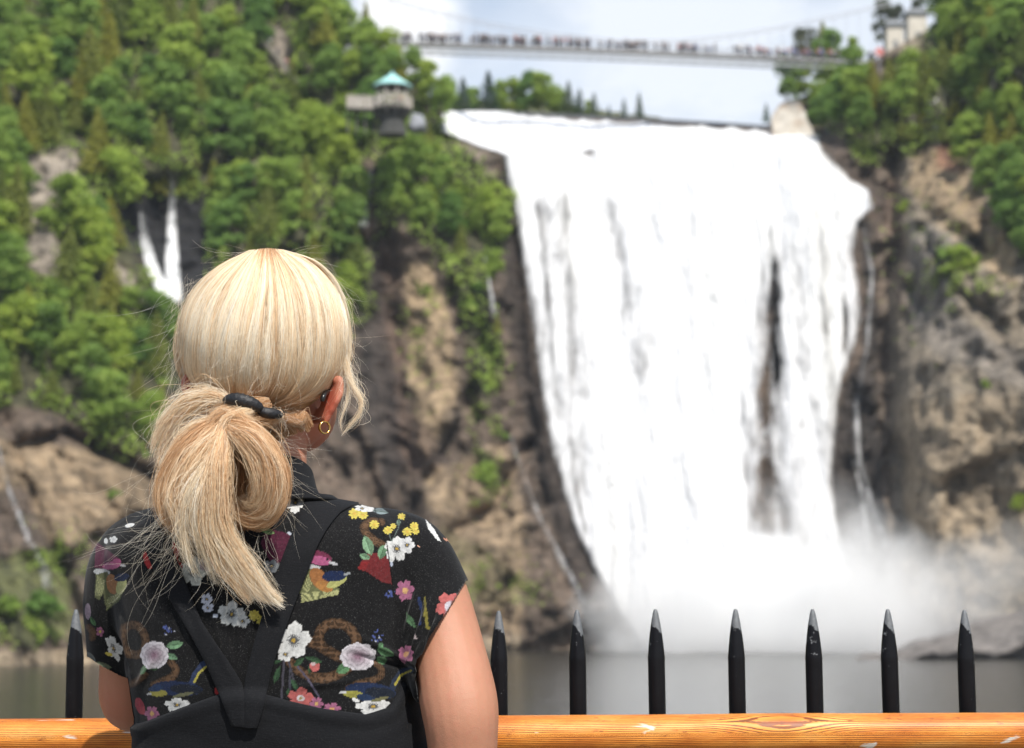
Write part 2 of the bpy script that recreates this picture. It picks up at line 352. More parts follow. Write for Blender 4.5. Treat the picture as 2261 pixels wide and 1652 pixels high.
# the gorge walls carry on past the edges of the view
WING = []
for side, ci in ((-1, 0), (1, NU - 1)):
    col = PWa[:, ci][::3]; cc_ = Ca[:, ci][::3]; offs = np.array([0, 3, 7, 12, 18, 25, 33, 42, 52, 64, 78, 94, 112, 132, 156, 184, 216, 250.0]); off2 = np.interp(np.linspace(0, 17, 86), np.arange(18), offs)
    Gw = col[:, None, :] + off2[None, :, None] * np.array([side * .82, -.57, -.02]); nw_ = np.array([mnoise.fractal(Vector(p) * .05, .9, 2.1, 5) for p in Gw.reshape(-1, 3)]).reshape(Gw.shape[:2])
    Gw[..., 1] += 4.5 * nw_ * np.minimum(1, off2 / 10)[None]; Gw[..., 2] = np.maximum(Gw[..., 2], -3); Gw[..., 2] += 2.5 * nw_ * np.minimum(1, off2 / 10)[None] * (Gw[..., 2] > 4)
    Cw = np.broadcast_to(cc_[:, None], Gw.shape).copy(); gm = Gw[..., 2] > 22 + 14 * nw_; Cw[gm] = (.05, .065, .025)
    if side > 0: Gw = Gw[:, ::-1]; Cw = Cw[:, ::-1]
    Fw = grid_faces(86, len(col)); me = mesh_np('cliff', Gw.reshape(-1, 3), Fw if side > 0 else Fw[:, ::-1], True); set_col(me, 'rock', Cw.reshape(-1, 3)); tag(link('cliff', me, M_ROCK), kind='structure'); WING.append(Gw[gm[:, ::-1] if side > 0 else gm])
# far bank behind the dam
fx = np.linspace(700, 1760, 60); fy = np.linspace(0, 1, 14)
bank_top = lerp_tab([(700, 190), (1000, 222), (1250, 236), (1420, 262), (1600, 285), (1760, 296)])
P0 = UN(fx, 268 + 0 * fx, 392 + 0 * fx); P0[:, 2] -= 8; P1 = UN(fx, bank_top(fx), 425 + 0 * fx); P2 = P1.copy(); P2[:, 1] += 120
G = np.array([P0 * (1 - a) + P1 * a for a in np.linspace(0, 1, 8)] + [P1 * (1 - a) + P2 * a for a in np.linspace(0.2, 1, 5)])
G[..., 2] += 0.8 * npr.random(G.shape[:2])
fb = link('hill', mesh_np('hill', G.reshape(-1, 3), grid_faces(60, 13)), simple('bank_soil', (0.07, 0.075, 0.03), 0.9, vs=0.3)); tag(fb, kind='structure')

# scree hill far right, low by the water
sx = np.linspace(1900, 2700, 90); hv = lerp_tab([(1900, 1450), (1975, 1440), (2060, 1400), (2140, 1375), (2200, 1352), (2261, 1325), (2400, 1270), (2700, 1200)])
rowsG = []
for a in np.linspace(0, 1, 26):
    Yq = 262 + 26 * a - 14 * np.sin(a * 3.1); tyq = 1470 + (hv(sx) - 1470) * a; rowsG.append(UN(sx, tyq, Yq))
rowsG.append(rowsG[-1] + np.array([0, 14, -3.0])); G = np.array(rowsG)
G += (np.array([mnoise.noise_vector(Vector(p) * 0.25) for p in G.reshape(-1, 3)]).reshape(G.shape)) * 1.1
scree = link('scree_slope', mesh_np('scree', G.reshape(-1, 3), grid_faces(90, 27)), simple('scree', (0.15, 0.135, 0.125), 0.95, var=0.4, vs=0.7, bump=1.0, bdist=0.8)); tag(scree, kind='structure')

# lake: one sheet from the near shore out past the cliffs
t = NT('lake'); c = t.coord(scale=(0.35, 0.9, 1)); n1 = t.noise(c, 0.42, 5, 0.6, 0.4); n2 = t.noise(c, 2.2, 3, 0.5)
hh = t.math('ADD', t.math('MULTIPLY', n1, 1.0), t.math('MULTIPLY', n2, 0.35))
lb = t.mix(t.noise(c, 0.02, 3), (0.022, 0.021, 0.018), (0.04, 0.038, 0.032))
M_LAKE = t.out(t.bsdf(Base_Color=lb, Roughness=0.14, IOR=1.33, Normal=t.bump(hh, 0.6, 0.6)).outputs[0])
G = np.array([[(x, y, 0) for x in (-400, 0, 400)] for y in (20, 150, 360)], float)
lake = link('water', mesh_np('water', G.reshape(-1, 3), grid_faces(3, 3)), M_LAKE); tag(lake, kind='structure', label='dark lake below the falls')
# near bank and the lookout deck she stands on
G = []
for y, z in ((-60, 6.6), (-3, 6.6), (3.4, 6.6), (4.2, 6.3), (9, 4.2), (16, 1.6), (24, -0.6), (40, -2.5)):
    G.append([(x, y + 0.6 * math.sin(x * 0.7), z + (0.12 * mnoise.noise(Vector((x, y, 0)) * 0.7) if y > 3.5 else -0.02)) for x in np.linspace(-90, 90, 90)])
gr = link('ground', mesh_np('ground', np.array(G).reshape(-1, 3), grid_faces(90, 8)), simple('gravel', (0.20, 0.18, 0.15), 0.95, var=0.3, vs=6, bump=0.5)); tag(gr, kind='structure')

# ------------------------------------------------------------------ falling water
t = NT('falling_water')
gapa = t.n('ShaderNodeAttribute', attribute_name='gap').outputs['Fac']; uva = t.n('ShaderNodeAttribute', attribute_name='flow').outputs['Vector']
mpv = t.n('ShaderNodeMapping', {'Vector': uva, 'Scale': (1, 0.11, 1)}).outputs[0]
mp2 = t.n('ShaderNodeMapping', {'Vector': uva, 'Scale': (1, 0.3, 1)}).outputs[0]
s1 = t.noise(mpv, 0.42, 7, 0.62, 0.6); s2 = t.noise(mp2, 0.9, 6, 0.65, 0.5); s3 = t.noise(mpv, 0.10, 3, 0.5)
base = t.mix(t.ramp(s3, [(0.52, 0.0), (0.75, 0.5)]), (0.80, 0.80, 0.81), (0.80, 0.77, 0.67))
base = t.mix(t.ramp(s2, [(0.30, 0.45), (0.44, 0.0)]), base, (0.60, 0.62, 0.65))
cov = t.math('ADD', t.math('MULTIPLY', s1, 0.75), t.math('MULTIPLY', s2, 0.45))
al = t.math('SUBTRACT', t.math('MULTIPLY', t.math('SUBTRACT', cov, 0.02), 2.5), t.math('MULTIPLY', gapa, 1.75), clamp=True)
fd_ = t.math('ADD', t.n('ShaderNodeAttribute', attribute_name='fade').outputs['Fac'], t.math('MULTIPLY', t.math('SUBTRACT', s2, 0.5), 1.6), clamp=True)
al = t.math('MULTIPLY', al, fd_)
hgt = t.math('ADD', s1, t.math('MULTIPLY', s2, 0.5))
bs = t.bsdf(Base_Color=base, Roughness=0.8, Alpha=al, Specular_IOR_Level=0.2, Normal=t.bump(hgt, 0.8, 2.5))
M_FALL = t.out(bs.outputs[0])
def water_sheet(name, left, right, t0, t1, nu, nv, off, label, gapf=None, rough=0.9, fade=0.06, yfn=None):
    ty = np.linspace(t0, t1, nv)[:, None]; u = np.linspace(0, 1, nu)[None]
    L = np.interp(ty, [a for a, b in left], [b for a, b in left]); Rr = np.interp(ty, [a for a, b in right], [b for a, b in right])
    tx = L + (Rr - L) * u; ty = np.broadcast_to(ty, tx.shape)
    Y = (yfn or cliffY)(tx, ty) - off * (0.4 + 0.6 * np.sin(np.pi * np.clip(u, 0, 1)) ** 0.4)
    P = UN(tx, ty, Y)
    nb = np.array([mnoise.fractal(Vector((p[0] * 0.25, 0, p[2] * 0.045)), 0.9, 2.1, 5) for p in P.reshape(-1, 3)]).reshape(tx.shape)
    Y = Y - rough * nb; P = UN(tx, ty, Y)
    me = mesh_np(name, P.reshape(-1, 3), grid_faces(nu, nv)[:, ::-1])
    set_f(me, 'gap', gapf(tx, ty) if gapf else np.zeros(tx.size))
    wob = 0.35 * nb
    e = np.minimum(u, 1 - u) * (Rr - L) / 14.0 + wob
    e = np.minimum(e, (t1 - ty) / 20 + 0.2)
    set_f(me, 'fade', np.clip(e * (1.0 if fade else 2.0) + (0.0 if fade else 0.25), 0, 1.6))
    a = me.attributes.new('flow', 'FLOAT_VECTOR', 'POINT'); a.data.foreach_set('vector', np.stack([P[..., 0], P[..., 2], 0 * P[..., 0]], -1).astype(np.float32).ravel())
    o = link(name, me, M_FALL); tag(o, label, kind='structure'); return o
def gaps(tx, ty):
    g = np.zeros(tx.shape)
    def streak(pts, w, k):
        nonlocal g
        c = np.interp(ty, [p[1] for p in pts], [p[0] for p in pts]); ww = np.interp(ty, [p[1] for p in pts], [p[2] for p in pts]) * w
        inside = sstep(pts[0][1] - 30, pts[0][1] + 30, ty) * (1 - sstep(pts[-1][1] - 30, pts[-1][1] + 20, ty))
        g = np.maximum(g, k * inside * np.exp(-((tx - c) / np.maximum(ww, 1)) ** 2))
    streak([(1712, 560, 12), (1708, 680, 24), (1700, 790, 30), (1690, 880, 28), (1690, 960, 26), (1692, 1040, 32), (1704, 1120, 50), (1708, 1190, 66)], 1.15, 0.86)
    streak([(1700, 480, 6), (1690, 700, 40), (1690, 900, 60), (1690, 1100, 70), (1700, 1200, 60)], 1.0, 0.52); streak([(1340, 420, 20), (1400, 700, 60), (1440, 900, 60)], 1.0, 0.36); streak([(1240, 420, 20), (1260, 700, 40), (1280, 900, 40)], 1.0, 0.46)
    streak([(1665, 900, 10), (1660, 960, 18), (1680, 1040, 14)], 1.0, 0.6)
    streak([(1185, 440, 10), (1200, 560, 16), (1215, 700, 14), (1230, 900, 10)], 1.0, 0.6)
    streak([(1165, 480, 6), (1175, 640, 9), (1190, 760, 8)], 1.0, 0.55)
    streak([(1255, 950, 8), (1275, 1100, 10), (1300, 1200, 8)], 1.0, 0.6)
    streak([(1815, 480, 6), (1820, 640, 12), (1830, 760, 10)], 1.0, 0.5)
    streak([(1600, 700, 8), (1610, 900, 12), (1620, 1100, 10)], 1.0, 0.25)
    streak([(1860, 640, 6), (1868, 700, 10), (1862, 790, 8)], 1.0, 0.8)
    g = np.maximum(g, 0.36 * (1 - sstep(30, 200, tx - fl(ty))) * sstep(380, 480, ty) * (1 - sstep(1050, 1250, ty))); g = np.maximum(g, 0.30 * sstep(1560, 1740, tx) * sstep(420, 560, ty))
    g = np.maximum(g, 0.75 * np.exp(-((tx - 1295) / 26) ** 2 - ((ty - 337) / 8) ** 2))
    ln = np.exp(-((ty - 333 - 2 * np.sin(tx / 31.0)) / 3.2) ** 2) * sstep(1280, 1330, tx) * (1 - sstep(1740, 1790, tx)); g = np.maximum(g, 0.50 * ln)
    top = (1 - sstep(2, 7 + 13 * np.abs(np.sin(tx / 23.0 + 1.6 * np.sin(tx / 67.0))) ** .7 * sstep(1080, 1300, tx), ty - np.interp(tx, [970, 1090, 1420, 1810], [244, 246, 264, 287]))) * sstep(1060, 1180, tx)
    g = np.maximum(g, 1.3 * top)
    g = g * (1 + .45 * np.array([mnoise.fractal(Vector((a * .03, b_ * .012, 3.0)), .9, 2, 4) for a, b_ in zip(tx.ravel(), ty.ravel())]).reshape(tx.shape))
    return g
ext = lambda tab, d: [(a, b + d) for a, b in tab]
water_sheet('waterfall', LIP_L, LIP_R, 246, 1500, 240, 420, 3.4, 'broad white waterfall pouring over the cliff beside the footbridge', gaps)
ts = lambda pts, w: ([(y, x - w * (0.35 + 0.65 * k / (len(pts) - 1)) / 2) for k, (x, y) in enumerate(pts)], [(y, x + w * (0.35 + 0.65 * k / (len(pts) - 1)) / 2) for k, (x, y) in enumerate(pts)])
def bcl(off_):
    return lambda tx, ty: np.array([(surf(a, b_) or U(a, b_, 300))[1] for a, b_ in zip(tx.ravel(), ty.ravel())]).reshape(tx.shape)
def thread(pts, w, label, k=0.0, off=1.6, grad=0.0):
    L, Q = ts(pts, w); water_sheet('waterfall', L, Q, pts[0][1], pts[-1][1], 9, 60, off, label, (lambda a, b_: np.full(a.shape, k + .22) + 1.6 * grad * (1 - sstep(pts[0][1], pts[0][1] + .65 * (pts[-1][1] - pts[0][1]), b_))), 0.25, 0, bcl(0))
# ================================================================== SIDE FALLS, DAM
thread([(378, 385), (379, 500), (380, 590), (383, 668)], 42, 'thin white side fall on the left, brighter right-hand ribbon of the pair', -0.05, grad=.32)
thread([(312, 468), (320, 530), (338, 600), (372, 668)], 40, 'slanting left ribbon of the twin side falls', 0.0, grad=.30)
thread([(-5, 985), (22, 1090), (62, 1190), (95, 1250), (108, 1300)], 26, 'narrow stream sliding down bare rock at the far left', 0.42)
thread([(822, 370), (812, 420), (803, 500)], 22, 'small trickle between trees below the gazebo', 0.34)
thread([(1070, 565), (1082, 640), (1092, 700)], 12, 'hair-thin trickle on dark rock high beside the big fall', 0.36)
thread([(1125, 960), (1160, 1060), (1190, 1140), (1238, 1235), (1285, 1330)], 20, 'long thin cascade down the dark rock left of the big fall', 0.46)
thread([(1905, 500), (1925, 600), (1915, 760), (1890, 900), (1895, 1010), (1925, 1120), (1960, 1210)], 22, 'thin cascade over black rock just right of the big fall', 0.46)
thread([(1880, 1000), (1905, 1100), (1915, 1220)], 24, 'short cascade over black rock at the foot of the right wall', 0.44)
b = MB(); xs = np.linspace(1040, 1830, 60); L = []
for x in xs:
    ty = float(np.interp(x, [1040, 1090, 1420, 1830], [249, 250, 266, 292])); Y = float(cliffY(x, ty)) - 1.0
    p = U(x, ty - 6, Y); L.append((p, U(x, ty + 14, Y)))
V = []; F = []
for i, (p, q) in enumerate(L):
    for yy, zz in ((0, q.z), (0, p.z), (2.5, p.z), (2.5, q.z)): V.append((p.x, p.y + yy, zz))
    if i: F += [((i - 1) * 4 + k, (i - 1) * 4 + (k + 1) % 4, i * 4 + (k + 1) % 4, i * 4 + k) for k in range(4)]
F += [(0, 1, 2, 3), ((len(L) - 1) * 4 + 3, (len(L) - 1) * 4 + 2, (len(L) - 1) * 4 + 1, (len(L) - 1) * 4)]
b.add(V, F); dm = b.build('dam', simple('dam_concrete', (0.09, 0.095, 0.105), 0.8, var=0.3, vs=0.5)); tag(dm, 'low dark grey dam wall along the crest above the falls', 'dam')

def boulder(name, tx, ty, Y, rx, ry, rz, col, label, cat, n=4, seed=1):
    bm = bmesh.new(); bmesh.ops.create_icosphere(bm, subdivisions=n, radius=1)
    for v in bm.verts:
        d = v.co.copy(); q = 1 + 0.25 * mnoise.fractal(d * 1.3 + Vector((seed, 0, 0)), 1, 2, 4)
        mx = max(abs(d.x), abs(d.y), abs(d.z)); d = d / (mx ** 0.55); tp_ = 1 - .28 * d.z; d = Vector((d.x * tp_ + .12 * (1 - d.z), d.y * tp_, d.z))
        v.co = Vector((d.x * rx, d.y * ry, d.z * rz)) * q
    me = bpy.data.meshes.new(name); bm.to_mesh(me); bm.free(); me.polygons.foreach_set('use_smooth', np.ones(len(me.polygons), bool))
    o = link(name, me, simple(name + '_stone', col, 0.85, var=0.35, vs=0.35, bump=0.8, bdist=0.5)); o.location = U(tx, ty, Y); tag(o, label, cat); return o
def block(pts_, Y, depth, name, mat, label, cat):
    bm = bmesh.new(); f = [bm.verts.new(U(x, y, Y)) for x, y in pts_]; bk = [bm.verts.new(U(x + (1748 - x) * .25, y + 3, Y + depth)) for x, y in pts_]; n = len(pts_)
    bm.faces.new(f); bm.faces.new(bk[::-1])
    for k in range(n): bm.faces.new((f[k], bk[k], bk[(k + 1) % n], f[(k + 1) % n]))
    bmesh.ops.triangulate(bm, faces=bm.faces); bmesh.ops.subdivide_edges(bm, edges=bm.edges, cuts=4, use_grid_fill=True); bmesh.ops.recalc_face_normals(bm, faces=bm.faces)
    for v in bm.verts: v.co += mnoise.noise_vector(v.co * .5) * .35
    me = bpy.data.meshes.new(name); bm.to_mesh(me); bm.free(); o = link(name, me, mat); tag(o, label, cat); return o
t = NT('pale_rock'); c = t.coord(); nz = t.noise(c, .5, 6, .6); mk = t.n('ShaderNodeMapRange', {0: t.math('ADD', t.n('ShaderNodeSeparateXYZ', {0: c}).outputs[2], t.math('MULTIPLY', nz, 2.0)), 1: U(1740, 236, 350).z, 2: U(1740, 226, 350).z + 1.0}).outputs[0]
bb_ = t.mix(mk, t.ramp(nz, [(.35, (.40, .30, .22)), (.5, (.52, .47, .40)), (.7, (.60, .56, .50))]), (.10, .10, .10)); M_PALE = t.out(t.bsdf(Base_Color=bb_, Roughness=.9, Normal=t.bump(nz, .8, .6)).outputs[0])
block([(1702, 294), (1706, 252), (1722, 228), (1742, 220), (1766, 222), (1776, 244), (1794, 292), (1796, 300), (1750, 302), (1704, 300)], 349, 6, 'boulder', M_PALE, 'big pale wedge of rock with dark top on the crest right of the dam', 'boulder')
boulder('boulder', 918, 272, 322, 1.4, 1.5, 1.6, (0.20, 0.21, 0.23), 'small grey boulder beside the gazebo terrace', 'boulder', n=3, seed=9)

# ================================================================== FOLIAGE
def leaf_mat(name, c1, c2, c3):
    t = NT(name); at = t.n('ShaderNodeAttribute', attribute_name='tone').outputs['Fac']; oi = t.n('ShaderNodeObjectInfo').outputs['Random']
    b = t.ramp(at, [(0.0, c1), (0.5, c2), (1.0, c3)])
    b = t.mix(1.0, b, t.ramp(oi, [(0, (0.55, 0.68, 0.75)), (0.5, (1, 1, 1)), (1, (1.3, 1.15, 0.9))]), 'MULTIPLY')
    pb = t.bsdf(Base_Color=b, Roughness=0.6, Specular_IOR_Level=0.25)
    tr = t.n('ShaderNodeBsdfTranslucent', {'Color': b}); mx = t.n('ShaderNodeMixShader', {0: 0.48, 1: pb.outputs[0], 2: tr.outputs[0]})
    return t.out(mx.outputs[0])
M_LEAF = leaf_mat('broad_leaves', (0.145, 0.220, 0.045), (0.260, 0.385, 0.075), (0.43, 0.55, 0.14))
M_CEDAR = leaf_mat('cedar_sprays', (0.155, 0.185, 0.042), (0.27, 0.30, 0.065), (0.40, 0.43, 0.11))
M_SPRUCE = leaf_mat('spruce_needles', (0.05, 0.085, 0.05), (0.08, 0.13, 0.07), (0.12, 0.17, 0.085))
M_GREYL = leaf_mat('grey_leaves', (0.09, 0.105, 0.065), (0.15, 0.165, 0.105), (0.22, 0.23, 0.15))
M_BARK = simple('bark', (0.11, 0.085, 0.065), 0.9, var=0.4, vs=2)
M_DEAD = simple('dead_wood', (0.33, 0.32, 0.33), 0.9, var=0.2, vs=2)
def leaf_cloud(centers, normals, size, tone, seed, aspect=0.62):
    r = np.random.default_rng(seed); n = len(centers)
    d = normals + 1.1 * r.normal(size=(n, 3)); d /= np.linalg.norm(d, axis=1)[:, None]
    a = np.cross(d, r.normal(size=(n, 3))); a /= np.linalg.norm(a, axis=1)[:, None]; b = np.cross(d, a)
    s = (size * r.uniform(0.6, 1.3, n))[:, None]
    V = np.stack([centers - a * s, centers - b * s * aspect + d * s * 0.15, centers + a * s, centers + b * s * aspect + d * s * 0.15], 1).reshape(-1, 3)
    F = np.arange(4 * n).reshape(-1, 4)
    return V, F, np.repeat(tone, 4)
def crown_broad(seed, H=9.0, Rr=3.4, nb=17, per=210, size=0.30):
    r = np.random.default_rng(seed); cs = []; ns = []; tn = []
    for k in range(nb):
        z = r.uniform(0.28, 0.95) * H; w = Rr * math.sin(math.pi * min(0.98, (z / H) * 0.9 + 0.08)) ** 0.7
        a = r.uniform(0, 6.28); q = math.sqrt(r.random()) * w * 0.8; c = np.array([q * math.cos(a), q * math.sin(a), z])
        rad = r.uniform(.75, 2.0) * Rr / 3.2
        v = r.normal(size=(per, 3)); v /= np.linalg.norm(v, axis=1)[:, None]; v[:, 2] = np.where(r.random(per) < .75, np.abs(v[:, 2]), v[:, 2])
        rr = rad * r.uniform(0.55, 1.12, per)[:, None]
        cs.append(c + v * rr * np.array([1, 1, 0.9])); ns.append(v); tn.append(np.clip(r.normal(0.5, 0.12) + r.normal(0, 0.2, per), 0, 1))
    return leaf_cloud(np.concatenate(cs), np.concatenate(ns), np.full(nb * per, size), np.concatenate(tn), seed)
def crown_conifer(seed, H=10.0, Rr=1.9, layers=20, per=75, size=0.36, drop=0.35, ragged=0.25):
    r = np.random.default_rng(seed); cs = []; ns = []; tn = []
    for k in range(layers):
        f = k / (layers - 1); z = H * (0.12 + 0.88 * f); w = Rr * (1 - f) ** 0.85 + 0.12; arms = 7; ph = r.uniform(0, 6.28)
        m = max(8, int(per * (1 - f * 0.8))); a = ph + np.round(r.uniform(0, arms, m)) * 6.283 / arms + r.normal(0, 0.16, m)
        q = w * (r.uniform(0.15, 1.05, m)) * (1 + ragged * np.sin(a * 3 + seed))
        cs.append(np.stack([q * np.cos(a), q * np.sin(a), z - drop * q + r.normal(0, 0.1, m)], 1))
        ns.append(np.stack([np.cos(a) * 0.5, np.sin(a) * 0.5, np.ones(m)], 1)); tn.append(np.clip(r.normal(0.5, 0.25, m), 0, 1))
    cs = np.concatenate(cs); return leaf_cloud(cs, np.concatenate(ns), np.full(len(cs), size), np.concatenate(tn), seed, 0.5)
def make_tree(name, crown, mat, trunk_h, trunk_r, seed, limbs=5, bark=None):
    root = empty(name); V, F, T_ = crown; me = mesh_np(name + '_crown', V, F, False); set_f(me, 'tone', T_)
    link('crown', me, mat, root); r = random.Random(seed); b = MB()
    ln = [Vector((r.uniform(-.15, .15) * k, r.uniform(-.15, .15) * k, -1.0 + (trunk_h + 1) * k / 5)) for k in range(6)]
    b.tube(ln, [trunk_r * (1 - 0.16 * k) for k in range(6)], 7)
    for k in range(limbs):
        p = ln[2 + k % 3]; a = r.uniform(0, 6.28); e = p + Vector((math.cos(a) * 1.5, math.sin(a) * 1.5, 1.3)); b.tube([p, (p + e) / 2 + Vector((0, 0, -.15)), e], [trunk_r * .45, trunk_r * .3, .03], 5)
    b.build('trunk', bark or M_BARK, root, True); return root
protos = {}
def proto(kind, i):
    k = (kind, i)
    if k in protos: return protos[k]
    if kind == 'broad': o = make_tree('broadleaf_tree', crown_broad(100 + i, H=8.5 + i % 3, Rr=3.0 + 0.25 * (i % 4)), M_LEAF, 6.2, 0.22, i)
    elif kind == 'cedar': o = make_tree('cedar_tree', crown_conifer(200 + i, H=9 + i % 3, Rr=2.3, layers=24, per=130, size=0.32, drop=-0.1), M_CEDAR, 8, 0.2, i, 0)
    elif kind == 'spruce': o = make_tree('spruce_tree', crown_conifer(300 + i, H=13 + 2 * (i % 3), Rr=3.6, layers=24, per=85, size=0.42, drop=0.25), M_SPRUCE, 12, 0.22, i, 0)
    elif kind == 'grey': o = make_tree('broadleaf_tree', crown_broad(400 + i, H=11, Rr=3.8, nb=16, per=80, size=0.42), M_GREYL, 8, 0.26, i)
    elif kind == 'shrub': o = make_tree('shrub', crown_broad(500 + i, H=3.2, Rr=2.0, nb=9, per=80, size=0.3), M_LEAF, 1.8, 0.07, i, 3)
    o['fresh'] = 1; protos[k] = o; return o
def plant(kind, i, loc, sc, rz, label, cat, group=None, rx=0.0):
    p = proto(kind, i)
    if p.get('fresh'): o = p; del p['fresh']
    else: o = copy_tree(p)
    for k in ('label', 'category', 'group', 'kind'):
        if k in o: del o[k]
    o.location = loc; o.scale = (sc[0], sc[0], sc[1]) if isinstance(sc, tuple) else (sc, sc, sc); o.rotation_euler = (rx, 0, rz)
    tag(o, label, cat, group); return o
# poisson-like sampling of the forested slopes
pts = []
def sample(n, x0, x1, y0, y1, dmin, ok, tries=9000):
    out = []
    for _ in range(tries):
        if len(out) >= n: break
        x, y = rnd.uniform(x0, x1), rnd.uniform(y0, y1)
        if not ok(x, y): continue
        if any((x - a) ** 2 + (y - b_) ** 2 < dmin * dmin for a, b_ in pts + out): continue
        out.append((x, y))
    pts.extend(out); return out
def fr_ok(x, y): return (not any(inpoly(np.array([x]), np.array([y]), p)[0] for p in NOTREE)) and bool(forest_mask(np.array([x]), np.array([y]))[0])
hidden = [(400, 640), (500, 560), (640, 560), (740, 640), (760, 850), (700, 1000), (640, 1080), (380, 1080), (360, 900)]
def vis(x, y): return x > 715 or not inpoly(np.array([x]), np.array([y - 15]), hidden)[0]
left = sample(215, -70, 1140, -50, 1010, 42, lambda x, y: fr_ok(x, y) and vis(x, y) and not (x > 985 and y < 425))
right = sample(105, 1712, 2340, 40, 720, 40, lambda x, y: fr_ok(x, y) and not (1925 < x < 2075 and y < 205))
def reg_left(x, y):
    if x > 940: return ('on the upper ledges right beside the falls' if y < 480 else 'low on the ledges beside the falls'), 'trees clinging beside the falls'
    if y < 180:
        if x < 260: return 'high on the hillside in the top left corner', 'trees in the top left corner'
        if x < 540: return 'high on the hillside left of the timber stair', 'trees left of the stair'
        return 'high on the hillside around the timber stair', 'trees around the stair'
    if x > 640:
        if x < 790: return ('on the slope left of the gazebo' if y < 330 else 'on the slope above the woman, right of her crown'), 'trees left of and below the gazebo'
        return ('close under the gazebo' if y < 420 else 'further down the slope below the gazebo'), 'trees under the gazebo'
    if y < 400:
        if x < 230: return 'at the left edge above the pale rock patches', 'trees above the pale rock patches'
        if x < 450: return 'on the slope above the twin side falls', 'trees above the twin side falls'
        return 'on the slope between twin side falls and stair', 'trees between side falls and stair'
    if y < 620: return ('beside the pale rock patches left of the twin side falls' if x < 330 else 'just above the woman and right of the twin side falls'), 'trees around the twin side falls'
    return ('at the left edge above the tan rock' if x < 190 else 'on the lower slope right beside her hair'), 'trees on the lower left slope'
for x, y in left:
    p = surf(x, y + 12, 0.4)
    if p is None: continue
    rn = rnd.random(); ced = rn < (0.33 if x < 700 else 0.16) or (y > 650 and rn < 0.4) or (200 < x < 420 and 330 < y < 450) or (x < 230 and 150 < y < 380 and rn < 0.5)
    ph, g = reg_left(x, y)
    s = (rnd.uniform(0.62, 1.0) if rnd.random() < .55 else rnd.uniform(.95, 1.3)) * (0.72 if x > 940 else 1.0)
    if y > 700: s *= 0.85
    if ced: plant('cedar', rnd.randrange(4), p, s * 0.95, rnd.uniform(0, 6.28), ('small ' if s < .78 else 'large ' if s > 1.02 else '') + 'olive green cedar ' + ph, 'cedar', 'cedars, ' + g)
    else: plant('broad', rnd.randrange(7), p, s, rnd.uniform(0, 6.28), ('small ' if s < .78 else 'large ' if s > 1.02 else '') + 'bright green broadleaf tree ' + ph, 'tree', 'leafy ' + g)
for x, y in right:
    p = surf(x, y + 12, 0.4)
    if p is None: continue
    ced = rnd.random() < (0.75 if x < 2130 else 0.4) and not (x < 1900 and y < 300)
    ph, g = (('on the gorge rim under the right end of the footbridge', 'trees under the bridge end') if x < 1900 else (('on the right hillside below the stone towers', 'trees below the stone towers') if x < 2100 else ('high on the right hillside at the photo edge', 'trees high at the right edge') if y < 330 else ('low on the right hillside beside the bare cliff', 'trees low at the right edge')))
    s = rnd.uniform(0.75, 1.1)
    if ced: plant('cedar', rnd.randrange(4), p, s, rnd.uniform(0, 6.28), ('small ' if s < .78 else 'large ' if s > 1.02 else '') + 'olive green cedar ' + ph, 'cedar', 'cedars, ' + g)
    else: plant('broad', rnd.randrange(7), p, s, rnd.uniform(0, 6.28), ('small ' if s < .78 else 'large ' if s > 1.02 else '') + 'bright green broadleaf tree ' + ph, 'tree', 'leafy ' + g)
# shrubs on ledges
SH = [(2120, 640, 1.5, 'round green shrub on a ledge high in the right cliff'), (2098, 600, 1.0, 'smaller shrub above the round one on the right cliff ledge'), (1075, 1075, 0.9, 'light green bush on the ledge left of the falls, low down'), (1105, 985, 0.7, 'small bush above the ledge left of the falls'),
      (95, 1385, 1.0, 'low green bush near the shore at the far left'), (130, 1240, 0.8, 'green bush by the stream at the far left'), (20, 1380, 0.8, 'low shrub at the left edge above the beach'), (250, 1115, 0.5, 'small tuft on the tan rock left of the woman'), (2255, 1130, 0.6, 'small bush on the right cliff at the photo edge'),
      (1925, 480, 0.0, ''), (1725, 235, 0.9, 'dark bush left of the pale boulder'), (940, 660, 0.5, 'tuft on the tan buttress'), (2000, 470, 0.5, 'tuft in a crack of the right cliff, under the trees'), (2175, 860, 0.35, 'tiny tuft on the bare right cliff')]
for x, y, s, lb in SH:
    if s <= 0: continue
    p = surf(x, y, 0.3)
    if p: plant('shrub', rnd.randrange(3), p, s * 1.2, rnd.uniform(0, 6.28), lb, 'shrub')
# skyline trees placed one by one: kind, tx, base ty, Y, height px
def sky_tree(kind, i, tx, top, base, Y, label, cat, h0, group=None, wide=1.0):
    a, b_ = U(tx, top, Y), U(tx, base, Y); s = (b_ - a).length / h0; return plant(kind, i, b_, (s * wide, s), rnd.uniform(0, 6.28), label, cat, group)
SP = 13.0
for i, (x, tp, w) in enumerate([(1022, 172, 1.1), (1078, 158, 1.15), (1255, 180, 1.0), (1280, 196, 1.0), (1312, 205, 1.0)]):
    sky_tree('spruce', 0, x, tp, 262, 398, ['dark spruce left of the far bank, behind the gazebo side of the dam', 'tallest dark spruce in the left of the far bank', 'tall thin dark spruce right of the leafy group on the far bank', 'dark spruce between two others on the far bank', 'last full spruce before the row thins out'][i], 'spruce', SP, 'conifers on the far bank', w)
for i, (x, tp) in enumerate([(1345, 232), (1378, 218), (1412, 206)]):
    sky_tree('spruce', 3, x, tp, 268, 398, ['small spruce in the thin part of the far bank', 'slim spruce next to the last one over the dam', 'slim tall spruce standing alone at the right end over the dam'][i], 'spruce', SP, 'conifers on the far bank', 0.8)
